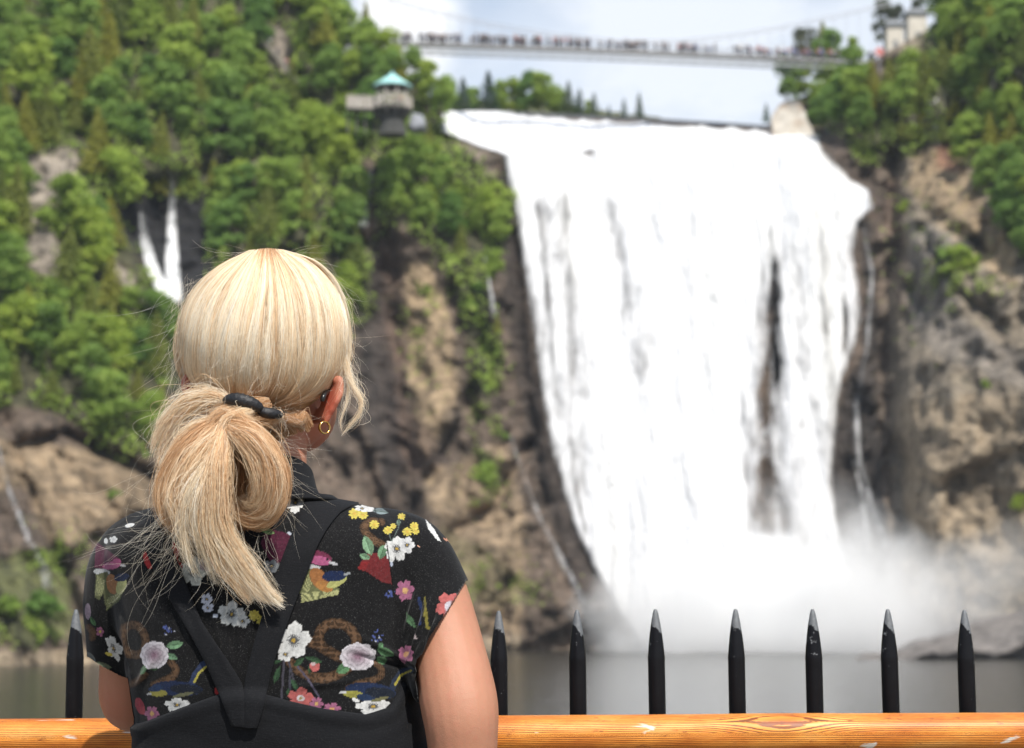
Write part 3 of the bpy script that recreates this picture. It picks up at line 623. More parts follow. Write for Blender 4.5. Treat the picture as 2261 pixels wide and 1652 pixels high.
for i, (x, tp, w) in enumerate([(1130, 178, .9), (1165, 172, .9), (1195, 176, 1), (1222, 180, .9), (1045, 195, .8), (1105, 192, .8), (985, 175, .9), (1240, 205, .7), (1150, 215, .7), (1300, 228, .6), (1270, 232, .6)]):
    sky_tree('broad', i % 7, x, tp, 268, 402, 'rounded leafy tree on the far bank behind the dam', 'tree', 9.0, 'leafy trees on the far bank behind the dam', w)
for i, (x, tp, bs, kd, w) in enumerate([(742, 100, 170, 'broad', .9), (775, 118, 190, 'broad', 1), (815, 112, 180, 'broad', .8), (858, 98, 190, 'broad', .9), (882, 112, 200, 'cedar', 1), (915, 120, 215, 'broad', .9), (948, 150, 240, 'broad', .9), (975, 165, 250, 'broad', .9), (715, 15, 110, 'cedar', 1.2), (690, -20, 80, 'broad', 1)]):
    sky_tree(kd, i % 4, x, tp, bs, 335, ['leafy tree just under the left end of the footbridge', 'leafy tree below the left part of the footbridge', 'leafy tree behind and left of the gazebo roof', 'leafy tree directly behind the gazebo roof', 'olive cedar right behind the gazebo', 'leafy tree right of the gazebo roof', 'leafy tree halfway between gazebo and dam', 'leafy tree next to the left end of the dam', 'olive cedar against the blue patch of sky', 'leafy tree on the rim at the top, left of the sky'][i], 'tree' if kd == 'broad' else 'cedar', 9.0, None, w)
for (kd, ii, x, tp, bs, Y, lb, ct, h0, w) in [('grey', 0, 1778, 62, 150, 372, 'greyish tree left of the bridge end on the right', 'tree', 11, 1.0), ('cedar', 1, 1818, 55, 150, 371, 'pointed green tree rising behind the right part of the bridge', 'cedar', 9.5, 1.1), ('broad', 2, 1885, 92, 150, 370, 'small bright tree between bridge end and the stone towers', 'tree', 9, .8),
    ('grey', 1, 1952, 5, 125, 372, 'tall grey green tree just left of the stone towers', 'tree', 11, .75), ('grey', 1, 1985, 15, 110, 374, 'grey tree behind the left stone tower', 'tree', 11, .7), ('broad', 1, 2085, -20, 110, 340, 'tall bright tree right of the stone towers', 'tree', 9, 1), ('broad', 3, 2125, -10, 110, 336, 'bright tree second to the right of the stone towers', 'tree', 9, 1),
    ('broad', 5, 2185, 18, 130, 330, 'bright tree on the right skyline', 'tree', 9, 1), ('broad', 6, 2235, 2, 120, 322, 'bright tree at the right end of the skyline', 'tree', 9, 1.1), ('grey', 0, 2030, -25, 60, 380, 'grey tree rising behind the towers', 'tree', 11, .6),
    ('spruce', 1, 1692, 228, 272, 352, 'small dark conifer on the crest left of the pale boulder', 'spruce', 15, 1.0)]:
    sky_tree(kd, ii, x, tp, bs, Y, lb, ct, h0, None, w)
# dead tree
b = MB(); p0 = surf(2070, 305) or U(2070, 305, 300); tp = U(2068, 218, p0.y); b.tube([p0 - Vector((0, 0, 2)), (p0 + tp) / 2 + Vector((.2, 0, 0)), tp], [.75, .6, .3], 8)
for k in range(5):
    q = p0.lerp(tp, 0.45 + 0.12 * k); b.tube([q, q + Vector(((-1) ** k * 1.5, 0.3, 1.0))], [.14, .05], 5)
for k in protos.values():
    pass
dt = b.build('dead_tree', M_DEAD, None, True); tag(dt, 'bare grey dead tree trunk on the right slope above the red rock', 'dead tree')
# undergrowth: one mass of leaves over the forested ground
r = np.random.default_rng(5); N = 120000
ux = r.uniform(-350, 2640, N); uy = r.uniform(-200, 1010, N); k = forest_mask(ux, uy); ux, uy = ux[k], uy[k]
iu = np.clip(((ux + 420) / 3100 * (NU - 1)).round().astype(int), 0, NU - 1); tt = Top(ux); tb = water_ty(ux) + 14
iv = np.clip(((uy - tt) / (tb - tt) * (NV - 1)).round().astype(int), 0, NV - 1); k = uy > tt + 4
base = PW[iv, iu][k] + r.normal(size=(k.sum(), 3)) * np.array([0.7, 0.3, 0.7]); cl_ = np.array([mnoise.noise(Vector(p) * 0.22) for p in base])
base = base[cl_ > -0.12]; cl2 = cl_[cl_ > -0.12]; base[:, 1] -= 0.5 + 1.0 * (cl2 + 0.2); base[:, 2] += 0.5
nb0 = len(base)
for wp in WING:
    wi = r.integers(0, len(wp), 26000); base = np.concatenate([base, wp[wi] + r.normal(size=(26000, 3)) * np.array([1.6, .6, 1.2]) + np.array([0, -.8, .6])])
cl2 = np.concatenate([cl2, np.array([mnoise.noise(Vector(p) * .22) for p in base[nb0:]])])
usz = np.where(np.arange(len(base)) < nb0, .42, .8)
V, F, T_ = leaf_cloud(base, np.tile([0, -0.6, 0.8], (len(base), 1)), usz, np.clip(0.45 + cl2 * 0.6 + r.normal(0, .2, len(base)), 0, 1), 3)
me = mesh_np('undergrowth', V, F, False); set_f(me, 'tone', T_); ug = link('undergrowth', me, M_LEAF); tag(ug, 'low green scrub covering the ground between the trees', None, None, 'stuff')
# grass flecks on the cliff's ledges
N = 9000; gx = np.concatenate([r.normal(c0[0], c0[2], N // 9) for c0 in [(1070, 1050, 25), (130, 1230, 40), (80, 1390, 50), (940, 720, 30), (1080, 900, 25), (2040, 560, 60), (2130, 620, 40), (560, 400, 30), (1090, 1290, 60)]])
gy = np.concatenate([r.normal(c0[1], c0[3], N // 9) for c0 in [(1070, 1050, 25, 30), (130, 1230, 40, 25), (80, 1390, 50, 18), (940, 720, 30, 70), (1080, 900, 25, 40), (2040, 560, 60, 90), (2130, 620, 40, 25), (560, 400, 30, 30), (1090, 1290, 60, 30)]])
iu = np.clip(((gx + 420) / 3100 * (NU - 1)).round().astype(int), 0, NU - 1); tt = Top(gx); tb = water_ty(gx) + 14
iv = np.clip(((gy - tt) / (tb - tt) * (NV - 1)).round().astype(int), 0, NV - 1); base = PW[iv, iu] + r.normal(size=(len(gx), 3)) * .3; base[:, 1] -= .3
cl_ = np.array([mnoise.noise(Vector(p) * 0.35) for p in base]); base = base[cl_ > 0.02]
V, F, T_ = leaf_cloud(base, np.tile([0, -0.5, 0.8], (len(base), 1)), np.full(len(base), 0.26), r.uniform(.3, 1, len(base)), 8)
me = mesh_np('tufts', V, F, False); set_f(me, 'tone', T_); ug = link('grass', me, M_LEAF); tag(ug, 'patches of grass and moss on the cliff ledges', None, None, 'stuff')

# ================================================================== FOOTBRIDGE
M_STEEL = simple('painted_steel', (0.40, 0.41, 0.42), 0.5, 0.0, .1, 1); M_DECK = simple('deck_timber', (0.17, 0.15, 0.13), 0.8, 0, .2, 1); M_RAILB = simple('railing_paint', (0.20, 0.20, 0.21), 0.6, 0, .1, 1); M_CABLE = simple('cable_steel', (0.42, 0.43, 0.46), 0.5, .3, .1, 1)
M_WALL = simple('tower_stone', (0.50, 0.46, 0.39), 0.85, 0, .12, 0.5, 0.4, 0.2); M_CAP = simple('tower_cap', (0.17, 0.18, 0.19), 0.7, 0, .1, 1)
B0, B1 = U(748, 92, 340), U(1950, 141, 358); zz = (B0.z + B1.z) / 2
def brp(f, dy=0.0, dz=0.0):
    sag = 0.9 * (1 - (2 * f - 1) ** 2); p = B0.lerp(B1, f); return Vector((p.x, p.y + dy, p.z + dz + sag * 0.4))
bd = (B1 - B0); blen = bd.length; br = empty('footbridge', B0); tag(br, 'long pale suspension footbridge crossing above the falls, crowded with people', 'footbridge')
def bbuild(b, name, mat, parent=br):
    o = b.build(name, mat); o.parent = parent; o.location = -Vector(B0) if parent is br else (0, 0, 0); return o
NS = 46; fs = np.linspace(0, 1, NS + 1); HW = 1.0
b = MB(); 
for f0, f1 in zip(fs[:-1], fs[1:]):
    V = [brp(f, dy, dz) for f in (f0, f1) for dy, dz in ((-HW, 0), (HW, 0), (HW, -.22), (-HW, -.22))]; b.add(V, [(0, 1, 5, 4), (1, 2, 6, 5), (2, 3, 7, 6), (3, 0, 4, 7)])
deck = bbuild(b, 'deck', M_DECK)
for dy in (-HW, HW):
    b = MB(); b.tube([brp(f, dy, -1.55) for f in fs], .15, 6); b.tube([brp(f, dy, -.3) for f in fs], .12, 6)
    for i in range(NS): b.tube([brp(fs[i], dy, -.3), brp((fs[i] + fs[i + 1]) / 2, dy, -1.55), brp(fs[i + 1], dy, -.3)], .085, 4, False)
    bbuild(b, 'truss', M_STEEL)
    b = MB(); b.tube([brp(f, dy, 1.15) for f in fs], .04, 5); b.tube([brp(f, dy, .6) for f in fs], .03, 4)
    for f in np.linspace(0, 1, NS * 3 + 1): b.tube([brp(f, dy, 0), brp(f, dy, 1.15)], .022, 4, False)
    bbuild(b, 'railing', M_RAILB)
    # main cable: from above the left rim, low over mid span, up to the tower head
    cp = [brp(-.08, dy, 12.6), brp(0.05, dy, 8.9), brp(.15, dy, 6.3), brp(.27, dy, 3.9), brp(.39, dy, 2.4), brp(.51, dy, 1.6), brp(.62, dy, 2.3), brp(.72, dy, 3.9), brp(.82, dy, 6.1), brp(.92, dy, 8.7), brp(1.02, dy, 11.6)]
    b = MB(); b.tube(cp, .085, 5); bbuild(b, 'cable', M_CABLE)
    xs_ = [p.x for p in cp]; zs_ = [p.z for p in cp]
    for f in np.linspace(0.02, .98, 40):
        p = brp(f, dy, 1.1); b = MB(); b.tube([p, Vector((p.x, p.y, float(np.interp(p.x, xs_, zs_))))], .02, 4, False); bbuild(b, 'hanger', M_CABLE)
for i, (tx0, tx1, tp, bt, Y, lb) in enumerate([(1953, 1992, 52, 190, 362, 'shorter pale stone bridge tower with dark cap, left of the pair'), (1999, 2043, 27, 190, 366, 'taller pale stone bridge tower with dark cap, right of the pair')]):
    a, b_, c_ = U(tx0, tp, Y), U(tx1, tp, Y), U(tx0, bt, Y); w = (b_ - a).length; h = a.z - c_.z; tw = empty('bridge_tower', ((a.x + b_.x) / 2, Y, c_.z)); tag(tw, lb, 'bridge tower', 'stone towers at the right end of the footbridge')
    m_ = MB(); m_.lathe([(w * .50 * 1.41, -3), (w * .50 * 1.41, h * .5), (w * .46 * 1.41, h - 1.0)], n=4); s_ = m_.build('shaft', M_WALL, tw); s_.rotation_euler = (0, 0, R(45))
    m_ = MB(); m_.lathe([(w * .56 * 1.41, h - 1.0), (w * .58 * 1.41, h - .5), (w * .50 * 1.41, h), (w * .2, h + .6)], n=4); s_ = m_.build('cap', M_CAP, tw); s_.rotation_euler = (0, 0, R(45))
    m_ = MB(); m_.box((0, -w * .49, h * .55), (w * .22, .25, h * .28)); m_.build('slit_window', M_CAP, tw)
# little red round sign at the bridge end
sg = U(1942, 122, 330); b = MB(); b.tube([sg, sg - Vector((0, 0, 3.0))], .06, 6); rt = empty('round_sign', sg - Vector((0, 0, 3))); tag(rt, 'round red sign on a post beside the stone towers', 'sign')
o = b.build('post', M_CABLE); o.parent = rt; o.location = -rt.location
b = MB(); b.tube([sg + Vector((0, -.05, .6)), sg + Vector((0, -.12, .6))], .75, 20); o = b.build('sign_disc', simple('sign_red', (0.50, 0.17, 0.15), .5)); o.parent = rt; o.location = -rt.location

# ================================================================== SMALL FAR PEOPLE
M_SKIN = simple('far_skin', (0.52, 0.32, 0.22), .6); M_HAIRS = [simple('dark_hair', (0.03, 0.02, 0.015), .5), simple('brown_hair', (0.12, 0.07, 0.04), .5), simple('light_hair', (0.4, 0.28, 0.15), .5)]
CL = {'black': (0.015, .015, .018), 'navy': (.02, .03, .09), 'grey': (.16, .16, .17), 'white': (.7, .7, .7), 'red': (.26, .05, .05), 'pink': (.38, .19, .21), 'blue': (.06, .14, .42), 'brown': (.13, .07, .04), 'purple': (.2, .1, .3), 'orange': (.38, .16, .08)}
M_CL = {k: simple(k + '_clothes', v, .85) for k, v in CL.items()}; M_TR = simple('dark_trousers', (.03, .035, .05), .85)
def limb_prof(b, pts, rad, n=8): b.tube(pts, rad, n)
def far_body(pose):
    bm_ = MB(); sp = .10
    for s in (-1, 1):
        bm_.tube([(s * .09, 0, .90), (s * .10, .01, .5), (s * .10, -.01, .06)], [.085, .06, .045], 8); bm_.tube([(s * .10, -.05, .04), (s * .10, .16, .03)], [.045, .035], 6)
        if pose == 0: arm = [(s * .19, 0, 1.40), (s * .23, -.02, 1.12), (s * .22, .06, .84)]
        else: arm = [(s * .19, 0, 1.40), (s * .24, .03, 1.12), (s * .16, .28, 1.12)]
        bm_.tube(arm, [.05, .042, .03], 7)
    bm_.tube([(0, 0, .86), (0, 0, 1.0), (0, 0, 1.12), (0, 0, 1.32), (0, 0, 1.43), (0, 0, 1.49), (0, .01, 1.55)], [.15, .155, .14, .175, .13, .06, .055], 10)
    bm_.lathe([(.01, 1.52), (.055, 1.55), (.075, 1.63), (.08, 1.69), (.06, 1.75), (.01, 1.78)], n=10)
    return bm_
far_meshes = {}
def far_mesh(key, fn, mat):
    if key not in far_meshes:
        o = fn().build(key[0], mat, None, True); bpy.data.objects.remove(o.copy()); far_meshes[key] = o.data; bpy.data.objects.remove(o)
    return far_meshes[key]
def shirt_mb(pose):
    b = MB(); b.tube([(0, 0, .90), (0, 0, 1.02), (0, 0, 1.14), (0, 0, 1.33), (0, 0, 1.43), (0, 0, 1.47)], [.165, .168, .158, .19, .14, .075], 10)
    for s in (-1, 1): b.tube([(s * .17, 0, 1.41), (s * .24, .01 if pose == 0 else .03, 1.2)], [.065, .058], 8)
    return b
def trs_mb():
    b = MB()
    for s in (-1, 1): b.tube([(s * .085, 0, .96), (s * .10, .01, .5), (s * .10, -.01, .1)], [.105, .08, .062], 8)
    return b
def hair_mb():
    b = MB(); b.lathe([(.05, 1.56), (.085, 1.62), (.092, 1.70), (.07, 1.77), (.01, 1.80)], (0, -.012, 0), 10); return b
def person(loc, col, pose, rz, label, group, h=1.0, trousers=True):
    b_ = far_mesh(('body', pose), lambda: far_body(pose), M_SKIN); o = bpy.data.objects.new('person', b_); COL.objects.link(o); o.location = loc; o.rotation_euler = (0, 0, rz); o.scale = (h * 1.05,) * 3
    s = bpy.data.objects.new('shirt', far_mesh(('shirt', pose, col), lambda: shirt_mb(pose), M_CL[col])); COL.objects.link(s); s.parent = o
    s = bpy.data.objects.new('trousers', far_mesh(('trousers',), trs_mb, M_TR)); COL.objects.link(s); s.parent = o
    k = rnd.randrange(3); s = bpy.data.objects.new('hair', far_mesh(('hair', k), hair_mb, M_HAIRS[k])); COL.objects.link(s); s.parent = o
    tag(o, label, 'person', group); return o
segs = [(765, 800, 4, 'bgn'), (815, 850, 8, 'black'), (850, 900, 11, 'black'), (935, 985, 10, 'dark'), (990, 1020, 4, 'blue'), (1050, 1100, 9, 'brown'), (1115, 1150, 6, 'red'), (1155, 1185, 5, 'grey'), (1195, 1260, 9, 'red'), (1268, 1300, 6, 'dark'), (1335, 1370, 5, 'dark'), (1385, 1420, 7, 'brown'),
        (1455, 1470, 3, 'dark'), (1500, 1530, 6, 'red'), (1540, 1580, 5, 'blue'), (1620, 1640, 3, 'grey'), (1655, 1760, 15, 'mix'), (1760, 1880, 15, 'mix'), (1885, 1935, 6, 'mix')]
pal = {'bgn': ['black', 'grey', 'navy'], 'black': ['black', 'black', 'navy'], 'dark': ['black', 'navy', 'brown'], 'blue': ['blue', 'navy', 'grey'], 'brown': ['brown', 'black', 'grey'], 'red': ['red', 'pink', 'black', 'grey'], 'grey': ['grey', 'black', 'white'], 'mix': ['navy', 'grey', 'red', 'pink', 'white', 'purple', 'black', 'orange', 'blue']}
def bfrac(tx):
    lo, hi = -0.1, 1.1
    for _ in range(30):
        m_ = (lo + hi) / 2
        if PR(np.array(brp(m_)))[0] < tx: lo = m_
        else: hi = m_
    return lo
from collections import defaultdict
who = []
for x0, x1, n, p_ in segs:
    for k in range(int(n * 1.35)):
        tx = x0 - 6 + (x1 - x0 + 12) * (k + rnd.uniform(-.4, 1.4)) / int(n * 1.35); who.append((tx, pal[p_][k % len(pal[p_])] if rnd.random() < .75 else rnd.choice(pal[p_])))
who.sort()
for i, (tx, c_) in enumerate(who):
    f = bfrac(tx); third = 'near the left end' if f < .2 else ('left of the middle' if f < .45 else ('right of the middle' if f < .72 else 'near the right end'))
    person(brp(f, rnd.choice([-.72, -.7, .3, .7]), .01), c_, rnd.choice([0, 1, 1]), math.pi + rnd.uniform(-.6, .6) if rnd.random() < .6 else rnd.uniform(-1.8, 1.8), 'distant person in %s top on the footbridge, %s' % (c_, third), 'people in %s tops on the bridge %s' % (c_, third), rnd.uniform(1.08, 1.22))

# ================================================================== GAZEBO
GY = 318.0; g0 = U(866, 245, GY); gz = empty('gazebo', g0); tag(gz, 'small lookout gazebo with pale turquoise cone roof on the left slope', 'gazebo')
pxm = GY / FPX * 1.02                     # metres per photo unit at the gazebo
M_COP = simple('copper_green', (0.33, 0.60, 0.58), .6, 0, .08, .5); M_TIM = simple('weathered_timber', (0.42, 0.38, 0.33), .85, 0, .2, 1.5); M_DTIM = simple('dark_timber', (0.10, 0.09, 0.08), .85, 0, .2, 1.5); M_STN = simple('dark_stone', (0.055, 0.055, 0.05), .9, 0, .4, .8, .8, .3)
zr = lambda ty: U(866, ty, GY).z - g0.z
RR = 44 * pxm
b = MB(); b.lathe([(RR, zr(193)), (RR * .98, zr(190)), (RR * .62, zr(180)), (RR * .3, zr(170)), (.25, zr(163)), (.08, zr(158))], n=12); b.build('roof', M_COP, gz)
b = MB(); b.lathe([(RR * .72, zr(196)), (RR * .9, zr(193.4))], n=12); b.build('eave', M_DTIM, gz)
for k in range(8):
    a = 2 * math.pi * (k + .5) / 8; b = MB(); b.box((RR * .74 * math.cos(a), RR * .74 * math.sin(a), (zr(194) + zr(243)) / 2), (.32, .32, zr(194) - zr(243))); b.build('post', M_TIM, gz)
b = MB(); b.lathe([(RR * .98, zr(245)), (RR * .98, zr(241))], n=16); b.build('platform', M_DTIM, gz)
b = MB(); n_ = 40; ring = [(RR * .96 * math.cos(2 * math.pi * k / n_), RR * .96 * math.sin(2 * math.pi * k / n_)) for k in range(n_ + 1)]
b.tube([(x, y, zr(216)) for x, y in ring], .12, 5, False); b.tube([(x, y, zr(229)) for x, y in ring], .07, 5, False)
for k, (x, y) in enumerate(ring[:-1]): b.box((x, y, (zr(217) + zr(241)) / 2), (.16 if k % 5 else .34, .16 if k % 5 else .34, zr(217) - zr(241)))
b.build('railing', M_TIM, gz)
b = MB(); b.lathe([(RR * .75, zr(300)), (RR * .62, zr(275)), (RR * .55, zr(262)), (RR * .9, zr(246))], n=10); b.build('base', M_STN, gz)
for k in range(10):
    a = 2 * math.pi * k / 10; b = MB(); b.tube([(RR * .93 * math.cos(a), RR * .93 * math.sin(a), zr(247)), (RR * .5 * math.cos(a), RR * .5 * math.sin(a), zr(272))], .16, 5); b.build('strut', M_DTIM, gz)
# walkway from the gazebo to the left
w0, w1 = U(826, 243, GY), U(768, 240, GY + 2); wk = empty('walkway', w1); tag(wk, 'timber walkway with pale railing leading left from the gazebo', 'walkway')
b = MB(); V = [p + Vector((0, dy, dz)) for p in (w0, w1) for dy, dz in ((-1, 0), (1, 0), (1, -.3), (-1, -.3))]; b.add(V, [(0, 1, 5, 4), (1, 2, 6, 5), (2, 3, 7, 6), (3, 0, 4, 7), (0, 3, 2, 1), (4, 5, 6, 7)]); o = b.build('deck', M_DTIM); o.parent = wk; o.location = -wk.location
b = MB(); 
for k in range(13):
    p = w0.lerp(w1, k / 12) + Vector((0, -.95, 0)); b.box(p + Vector((0, 0, 1.0)), (.42 if k % 2 else .2, .14, 2.0))
b.tube([w0 + Vector((0, -.95, 2)), w1 + Vector((0, -.95, 2))], .12, 5); o = b.build('railing', M_TIM); o.parent = wk; o.location = -wk.location
b = MB()
for k in range(4):
    p = w0.lerp(w1, k / 3); b.tube([p, p - Vector((0, 0, 4))], .16, 6)
o = b.build('pile', M_DTIM); o.parent = wk; o.location = -wk.location
for i, (f, c_, dy) in enumerate([(.98, 'red', .2), (.88, 'pink', -.3), (.78, 'white', .3), (.70, 'purple', -.2), (.6, 'blue', .4), (.42, 'orange', .3)]):
    person(w0.lerp(w1, f) + Vector((0, dy, .02)), c_, 1, math.pi + rnd.uniform(-.4, .4), 'distant person in %s top on the walkway left of the gazebo' % c_, None, 1.5 if False else 1.1)
for i, (dx, c_) in enumerate([(-1.6, 'white'), (1.5, 'orange'), (0.4, 'red')]):
    person(g0 + Vector((dx, -1.6, zr(241) + .01)), c_, 1, math.pi, 'distant person in %s top standing inside the gazebo' % c_, None, 1.1)
# stair with two people in red higher up the slope
st0, st1 = surf(660, 190) or U(660, 190, 320), surf(572, 80) or U(572, 80, 330)
b = MB(); b.tube([st0 + Vector((0, -1.4, 0)), st1 + Vector((0, -1.4, 0))], .12, 5); n_ = 26
for k in range(n_):
    p = st0.lerp(st1, k / n_) + Vector((0, -1.6, 0)); b.box(p, (.9, 1.4, .12))
sto = b.build('stairs', M_TIM); tag(sto, 'steep grey timber stair climbing the upper left slope', 'stairs')
for i, (f, c_, lb) in enumerate([(.16, 'red', 'lower one of the two people in red on the hillside stair'), (.27, 'pink', 'upper one of the people on the hillside stair, in pink'), (.5, 'grey', 'person in grey halfway up the hillside stair'), (.7, 'white', 'person in white high on the hillside stair')]):
    person(st0.lerp(st1, f) + Vector((0, -1.9, .06)), c_, 0, math.pi, lb, None, 1.15)

# ================================================================== MIST
t = NT('spray'); tc = t.n('ShaderNodeTexCoord'); g = t.n('ShaderNodeSeparateXYZ', {0: tc.outputs['Object']})
cO = t.coord(); nzv = t.noise(cO, 0.055, 5, 0.6, 0.3); nz2 = t.noise(cO, 0.16, 4, 0.6)
nn = t.math('ADD', t.math('MULTIPLY', nzv, 0.7), t.math('MULTIPLY', nz2, 0.3))
def puff(cx, cy, cz, rx, ry, rz, k):
    d = t.n('ShaderNodeVectorMath', {0: t.n('ShaderNodeVectorMath', {0: tc.outputs['Object'], 1: (cx, cy, cz)}, operation='SUBTRACT').outputs[0], 1: (1 / rx, 1 / ry, 1 / rz)}, operation='MULTIPLY').outputs[0]
    l = t.n('ShaderNodeVectorMath', {0: d}, operation='LENGTH').outputs['Value']
    q = t.math('ADD', t.math('SUBTRACT', 1.0, l), t.math('MULTIPLY', t.math('SUBTRACT', nn, 0.5), 1.7), clamp=True)
    return t.math('MULTIPLY', q, k)
pf = None
def xat(tx, Y=296): return U(tx, 1400, Y).x
for cx, cy, cz, rx, ry, rz, k in [(xat(1700), 300, 2, 27, 14, 16, .42), (xat(1530), 303, 0, 12, 10, 7, .17), (xat(1930), 296, 4, 22, 13, 16, .22), (xat(2130), 287, 3, 26, 15, 16, .14), (xat(1740), 301, 16, 17, 9, 12, .06)]:
    q = puff(cx, cy, cz, rx, ry, rz, k); pf = q if pf is None else t.math('ADD', pf, q)
M_MIST = t.out(None, t.n('ShaderNodeVolumePrincipled', {'Color': (1, 1, 1, 1), 'Density': pf, 'Anisotropy': 0.0}).outputs[0])
b = MB(); b.box(((xat(1200) + xat(2450)) / 2, 291, 17.5), (xat(2450) - xat(1200), 44, 38)); ms = b.build('mist', M_MIST); tag(ms, 'white spray rising at the foot of the falls', None, None, 'stuff')

t = NT('air'); M_AIR = t.out(None, t.n('ShaderNodeVolumePrincipled', {'Color': (0.80, 0.88, 1.0, 1), 'Density': 0.00008}).outputs[0])
b = MB(); b.box((0, 330, 88), (1000, 900, 186)); hz = b.build('haze', M_AIR); tag(hz, 'faint summer haze filling the gorge', None, None, 'stuff')

# ================================================================== FENCE AND RAIL
YR = 2.78; YP = 2.88
RAD = 0.0275; zrail = U(1130, 1581, YR).z - RAD * 0.985
rail = empty('handrail', (0, YR, zrail)); tag(rail, 'round orange varnished wooden handrail with peeling grey patches', 'handrail')
NX, NA = 700, 40; X_ = np.linspace(-2.6, 2.6, NX)[:, None]; A_ = np.linspace(-math.pi, math.pi, NA + 1)[None, :-1] + 0 * X_
KNOT = [(U(1722, 1600, YR).x, 2.45, 0.075, 0.9), (-0.93, 1.0, .05, .6), (1.4, 2.4, .06, .7), (-0.35, 2.9, .05, .5), (0.86, 3.0, .05, .4)]
# A = angle: pi/2 is up, pi towards the camera (-Y)
rad = RAD * (1 + 0.03 * np.sin(X_ * 2.1 + 0.6) + 0 * A_); phase = A_ * 8.0 + 0.9 * np.sin(X_ * 1.7) + 0.5 * np.sin(X_ * 4.3 + 1)
dark = np.zeros_like(A_ + X_)
for kx, ka, kw, kk in KNOT:
    dx = (X_ - kx) / kw; da = (A_ - ka); gsn = np.exp(-dx * dx)
    phase = phase + 5.5 * kk * gsn * np.tanh(da * 2.2) * -1.0 * np.exp(-(da / 1.4) ** 2); rad = rad * (1 + 0.05 * kk * gsn * np.exp(-(da / 1.2) ** 2))
    dark = np.maximum(dark, kk * np.exp(-(dx * 2.0) ** 2 - (da / .28) ** 2))
Y_ = rad * np.cos(A_); Z_ = rad * np.sin(A_); Pn = np.stack([X_ + 0 * A_, Y_, Z_], -1)
I = np.arange(NX - 1)[:, None] * NA; J = np.arange(NA)[None]; J2 = (J + 1) % NA
Fq = np.stack([I + J, I + J2, I + NA + J2, I + NA + J], -1).reshape(-1, 4)
me = mesh_np('log', Pn.reshape(-1, 3), Fq, True); set_f(me, 'phase', phase); set_f(me, 'knot', dark)
t = NT('varnished_log'); c = t.coord()
ph = t.n('ShaderNodeAttribute', attribute_name='phase').outputs['Fac']; kn = t.n('ShaderNodeAttribute', attribute_name='knot').outputs['Fac']
cl_ = t.coord(scale=(1.2, 9, 9)); nA = t.noise(cl_, 6.0, 4, .6); nB = t.noise(t.coord(scale=(.5, 2, 2)), 14.0, 5, .62); nC = t.noise(t.coord(scale=(.25, 1.6, 1.6)), 60.0, 5, .65); nD = t.noise(t.coord(scale=(.22, 1, 1)), 38.0, 4, .6, .5)
q = t.math('ADD', t.math('MULTIPLY', ph, 8.6), t.math('MULTIPLY', nA, 7.0)); ln = t.math('SINE', q)
line = t.ramp(t.math('ADD', t.math('MULTIPLY', ln, .5), t.math('ADD', .5, t.math('MULTIPLY', t.math('SUBTRACT', nC, .5), .7))), [(0.56, 0.0), (0.85, 1.0)])
wood = t.ramp(nB, [(0.28, (0.42, 0.095, 0.012)), (0.43, (0.64, 0.20, 0.025)), (0.57, (0.80, 0.31, 0.050)), (0.74, (0.86, 0.44, 0.125))])
wood = t.mix(t.math('MULTIPLY', line, 0.9), wood, (0.10, 0.024, 0.006))
wood = t.mix(t.math('MULTIPLY', kn, 0.75), wood, (0.33, 0.06, 0.012))
peel = t.ramp(nD, [(0.65, 0.0), (0.685, 1.0)]); wood = t.mix(peel, wood, t.mix(nC, (0.50, 0.42, 0.34), (0.78, 0.72, 0.64)))
stain = t.ramp(t.noise(t.coord(scale=(.8, 2, 2), loc=(3, 1, 0)), 45.0, 5, .7), [(0.60, 0.0), (0.68, 0.7)]); wood = t.mix(stain, wood, (0.17, 0.04, 0.012))
M_LOG = t.out(t.bsdf(Base_Color=wood, Roughness=t.ramp(peel, [(0, 0.50), (1, .85)]), Specular_IOR_Level=.3, Normal=t.bump(t.math('SUBTRACT', nC, line), 0.35, 0.0012), Coat_Weight=0.08, Coat_Roughness=.3).outputs[0])
link('log', me, M_LOG, rail)
M_BLK = simple('black_enamel', (0.012, 0.012, 0.013), .35, 0, .2, 40)
for x in (-1.9, -.62, 0.05, 1.95):
    b = MB(); b.box((x, .05, -.034), (.04, .13, .006)); b.box((x, .103, -.06), (.04, .006, .06)); b.build('bracket', M_BLK, rail)
# pickets: black steel tubes with worn, bare-metal points
t = NT('chipped_picket'); c = t.coord(); z = t.n('ShaderNodeSeparateXYZ', {0: c}).outputs[2]; oi = t.n('ShaderNodeObjectInfo').outputs['Random']
cc = t.n('ShaderNodeVectorMath', {0: c, 1: t.n('ShaderNodeCombineXYZ', {0: t.math('MULTIPLY', oi, 9.0), 1: 0.0, 2: t.math('MULTIPLY', oi, 5.0)}).outputs[0]}, operation='ADD').outputs[0]
na = t.noise(cc, 95, 6, .7); nb_ = t.noise(cc, 230, 3, .6)
sx_ = t.n('ShaderNodeSeparateXYZ', {0: c}).outputs[0]
tipf = t.n('ShaderNodeMapRange', {0: t.math('ADD', z, t.math('MULTIPLY', sx_, .9)), 1: -.030, 2: -.006, 3: 0.0, 4: 1.0}).outputs[0]
nearf = t.n('ShaderNodeMapRange', {0: z, 1: -.075, 2: -.02, 3: 0.0, 4: 1.0}).outputs[0]
chip = t.math('ADD', t.math('MULTIPLY', tipf, .95), t.math('ADD', t.math('SUBTRACT', na, .60), t.math('MULTIPLY', nearf, .055)))
chip = t.ramp(t.math('ADD', chip, .5), [(0.56, 0.0), (0.585, 1.0)])
spk = t.ramp(nb_, [(0.735, 0.0), (0.75, .9)])
mk = t.math('MAXIMUM', chip, spk)
